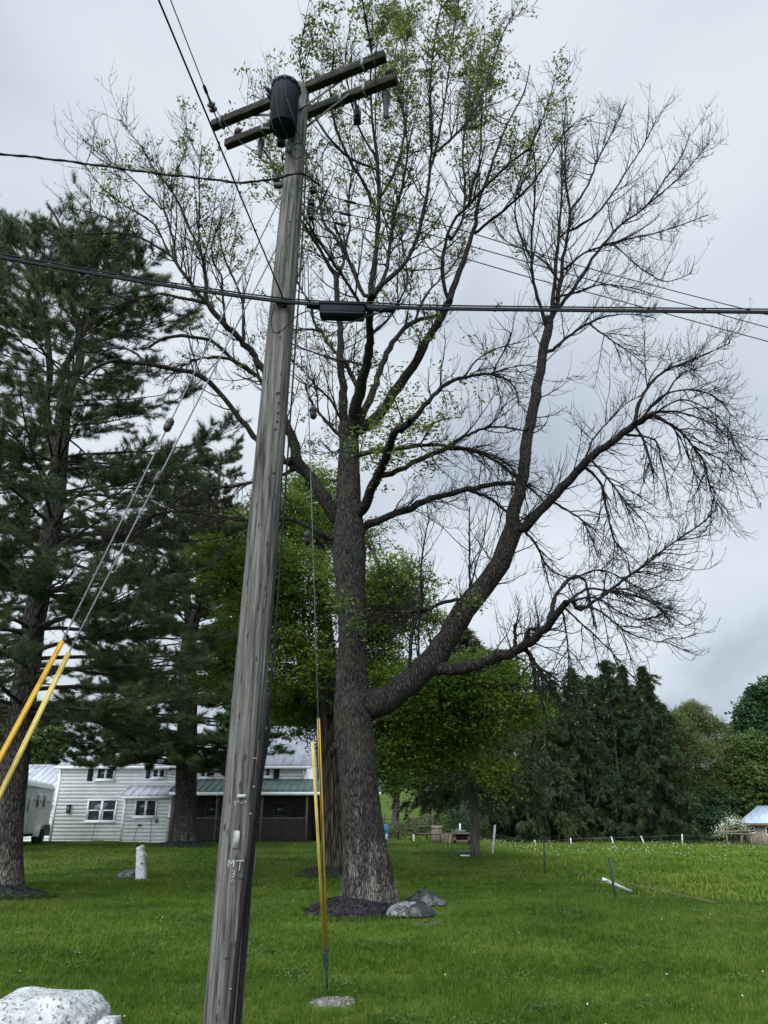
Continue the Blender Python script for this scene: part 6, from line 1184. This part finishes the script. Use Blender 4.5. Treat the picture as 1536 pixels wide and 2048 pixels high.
    mk('box', join(box(a[0], bq[0], Y + .1, Y + .8, z0 + H * .30, z0 + H * .42), box(a[0], bq[0], Y + .74, Y + .8, z0 + H * .42, bq[2]), box(a[0], bq[0], Y, Y + .06, z0 + H * .16, z0 + H * .45)), M_BROWN, t); mk('dark_interior', box(a[0] + .11, bq[0] - .11, Y + .3, Y + .7, z0 + H * .45, bq[2] - .03), M_SHUT, t)
    mk('lid', beam((a[0] - .08, Y + .35, bq[2] + .05), (bq[0] + .1, Y + .35, bq[2] + .04), 1.0, .07), M_BROWN, t); mk('tray', box(a[0] + .1, bq[0] - .2, Y + .2, Y + .6, bq[2] + .09, bq[2] + .22), M_TEAL, t)
    c = G(925, 1705); o = mk('ground_board', beam(c + [-.5, .5, .03], c + [.55, .1, .03], .8, .04), M_TEAL); tag(o, 'teal sheet lying flat in front of the dark hutch', 'board'); c = G(933, 1713); o = mk('white_strip', beam(c + [-.22, .1, .03], c + [.25, -.12, .03], .10, .05), M_TRIM); tag(o, 'short white strip lying on the grass by the bare-stemmed spruce', 'strip')
    o = mk('wire_bundle', wire(np.array([P(880, 1662, 43.5), P(893, 1666, 43.4), P(905, 1664, 43.5), P(920, 1654, 44.5)]), .014, 20), M_STRAND); tag(o, 'loose pale wires strung over the wooden bins', 'wire')
    # shed at the right-hand edge
    YS = 57; sx0 = P(1496, 1660, YS)[0]; sx1 = sx0 + 5.5; z0 = float(terr(sx0, YS)) - .1; ez = P(1500, 1646, YS)[2]; rz_ = P(1536, 1612, YS + 2.6)[2]
    t = thing('shed', 'low tan board shed with blue-grey metal roof cut off by the picture edge', 'shed', (sx0, YS, z0), rz=R_(-20)); mk('wall', join(box(sx0, sx1, YS, YS + 4.5, z0, ez), *[box(sx0 + k * .3 + .28, sx0 + k * .3 + .30, YS - .015, YS - .001, z0, ez - .05) for k in range(18)]), M_SHEDW, t)
    o = mk('roof', join(ribbed((sx0 - .55, YS - .5, ez), (sx1 + .4, YS - .5, ez), (sx1 - 1.2, YS + 2.5, rz_), (sx0 + 1.2, YS + 2.5, rz_), 12), (np.array([(sx0 - .55, YS - .5, ez), (sx0 + 1.2, YS + 2.5, rz_), (sx0 - .3, YS + 5.0, ez)]), [np.array([[0, 1, 2]])])), M_BROOF, t); mk('fascia', box(sx0 - .5, sx1 + .4, YS - .48, YS - .44, ez - .18, ez - .05), M_BROWN, o)
    for px0, px1, py0, py1 in ((1500, 1506, 1655, 1665), (1531, 1538, 1655, 1668)):
        a = P(px0, py1, YS); b = P(px1, py0, YS); w_ = mk('window', join(box(a[0] - .06, b[0] + .06, YS - .05, YS - .02, a[2] - .06, a[2]), box(a[0] - .06, b[0] + .06, YS - .05, YS - .02, b[2], b[2] + .06), box(a[0] - .06, a[0], YS - .05, YS - .02, a[2], b[2]), box(b[0], b[0] + .06, YS - .05, YS - .02, a[2], b[2])), M_TRIM, t); mk('pane', box(a[0], b[0], YS - .03, YS - .018, a[2], b[2]), M_GLASS, w_)
    YR = 54.5; t = thing('rail_fence', 'rickety grey pole railing under the blossoming bush', 'fence', (P(1440, 1690, YR)[0], YR, float(terr(P(1440, 1690, YR)[0], YR))))
    for px, pt in ((1453, 1664), (1482, 1662), (1502, 1663)): b = P(px + 2, 1692, YR); b[2] = float(terr(b[0], YR)) - .05; mk('post', tubes(np.array([b, P(px, pt, YR)]), np.array([.07, .05]), 8), M_GREYWOOD, t)
    for y0, y1 in ((1664, 1661), (1666, 1669)): mk('rail', tubes(np.array([P(1438, y0, YR - .08), P(1510, y1, YR - .08)]), np.array([.05, .04]), 8), M_GREYWOOD, t)
build_yard()
build_grass()
for o in bpy.data.objects:
    if '_o' in o: del o['_o']
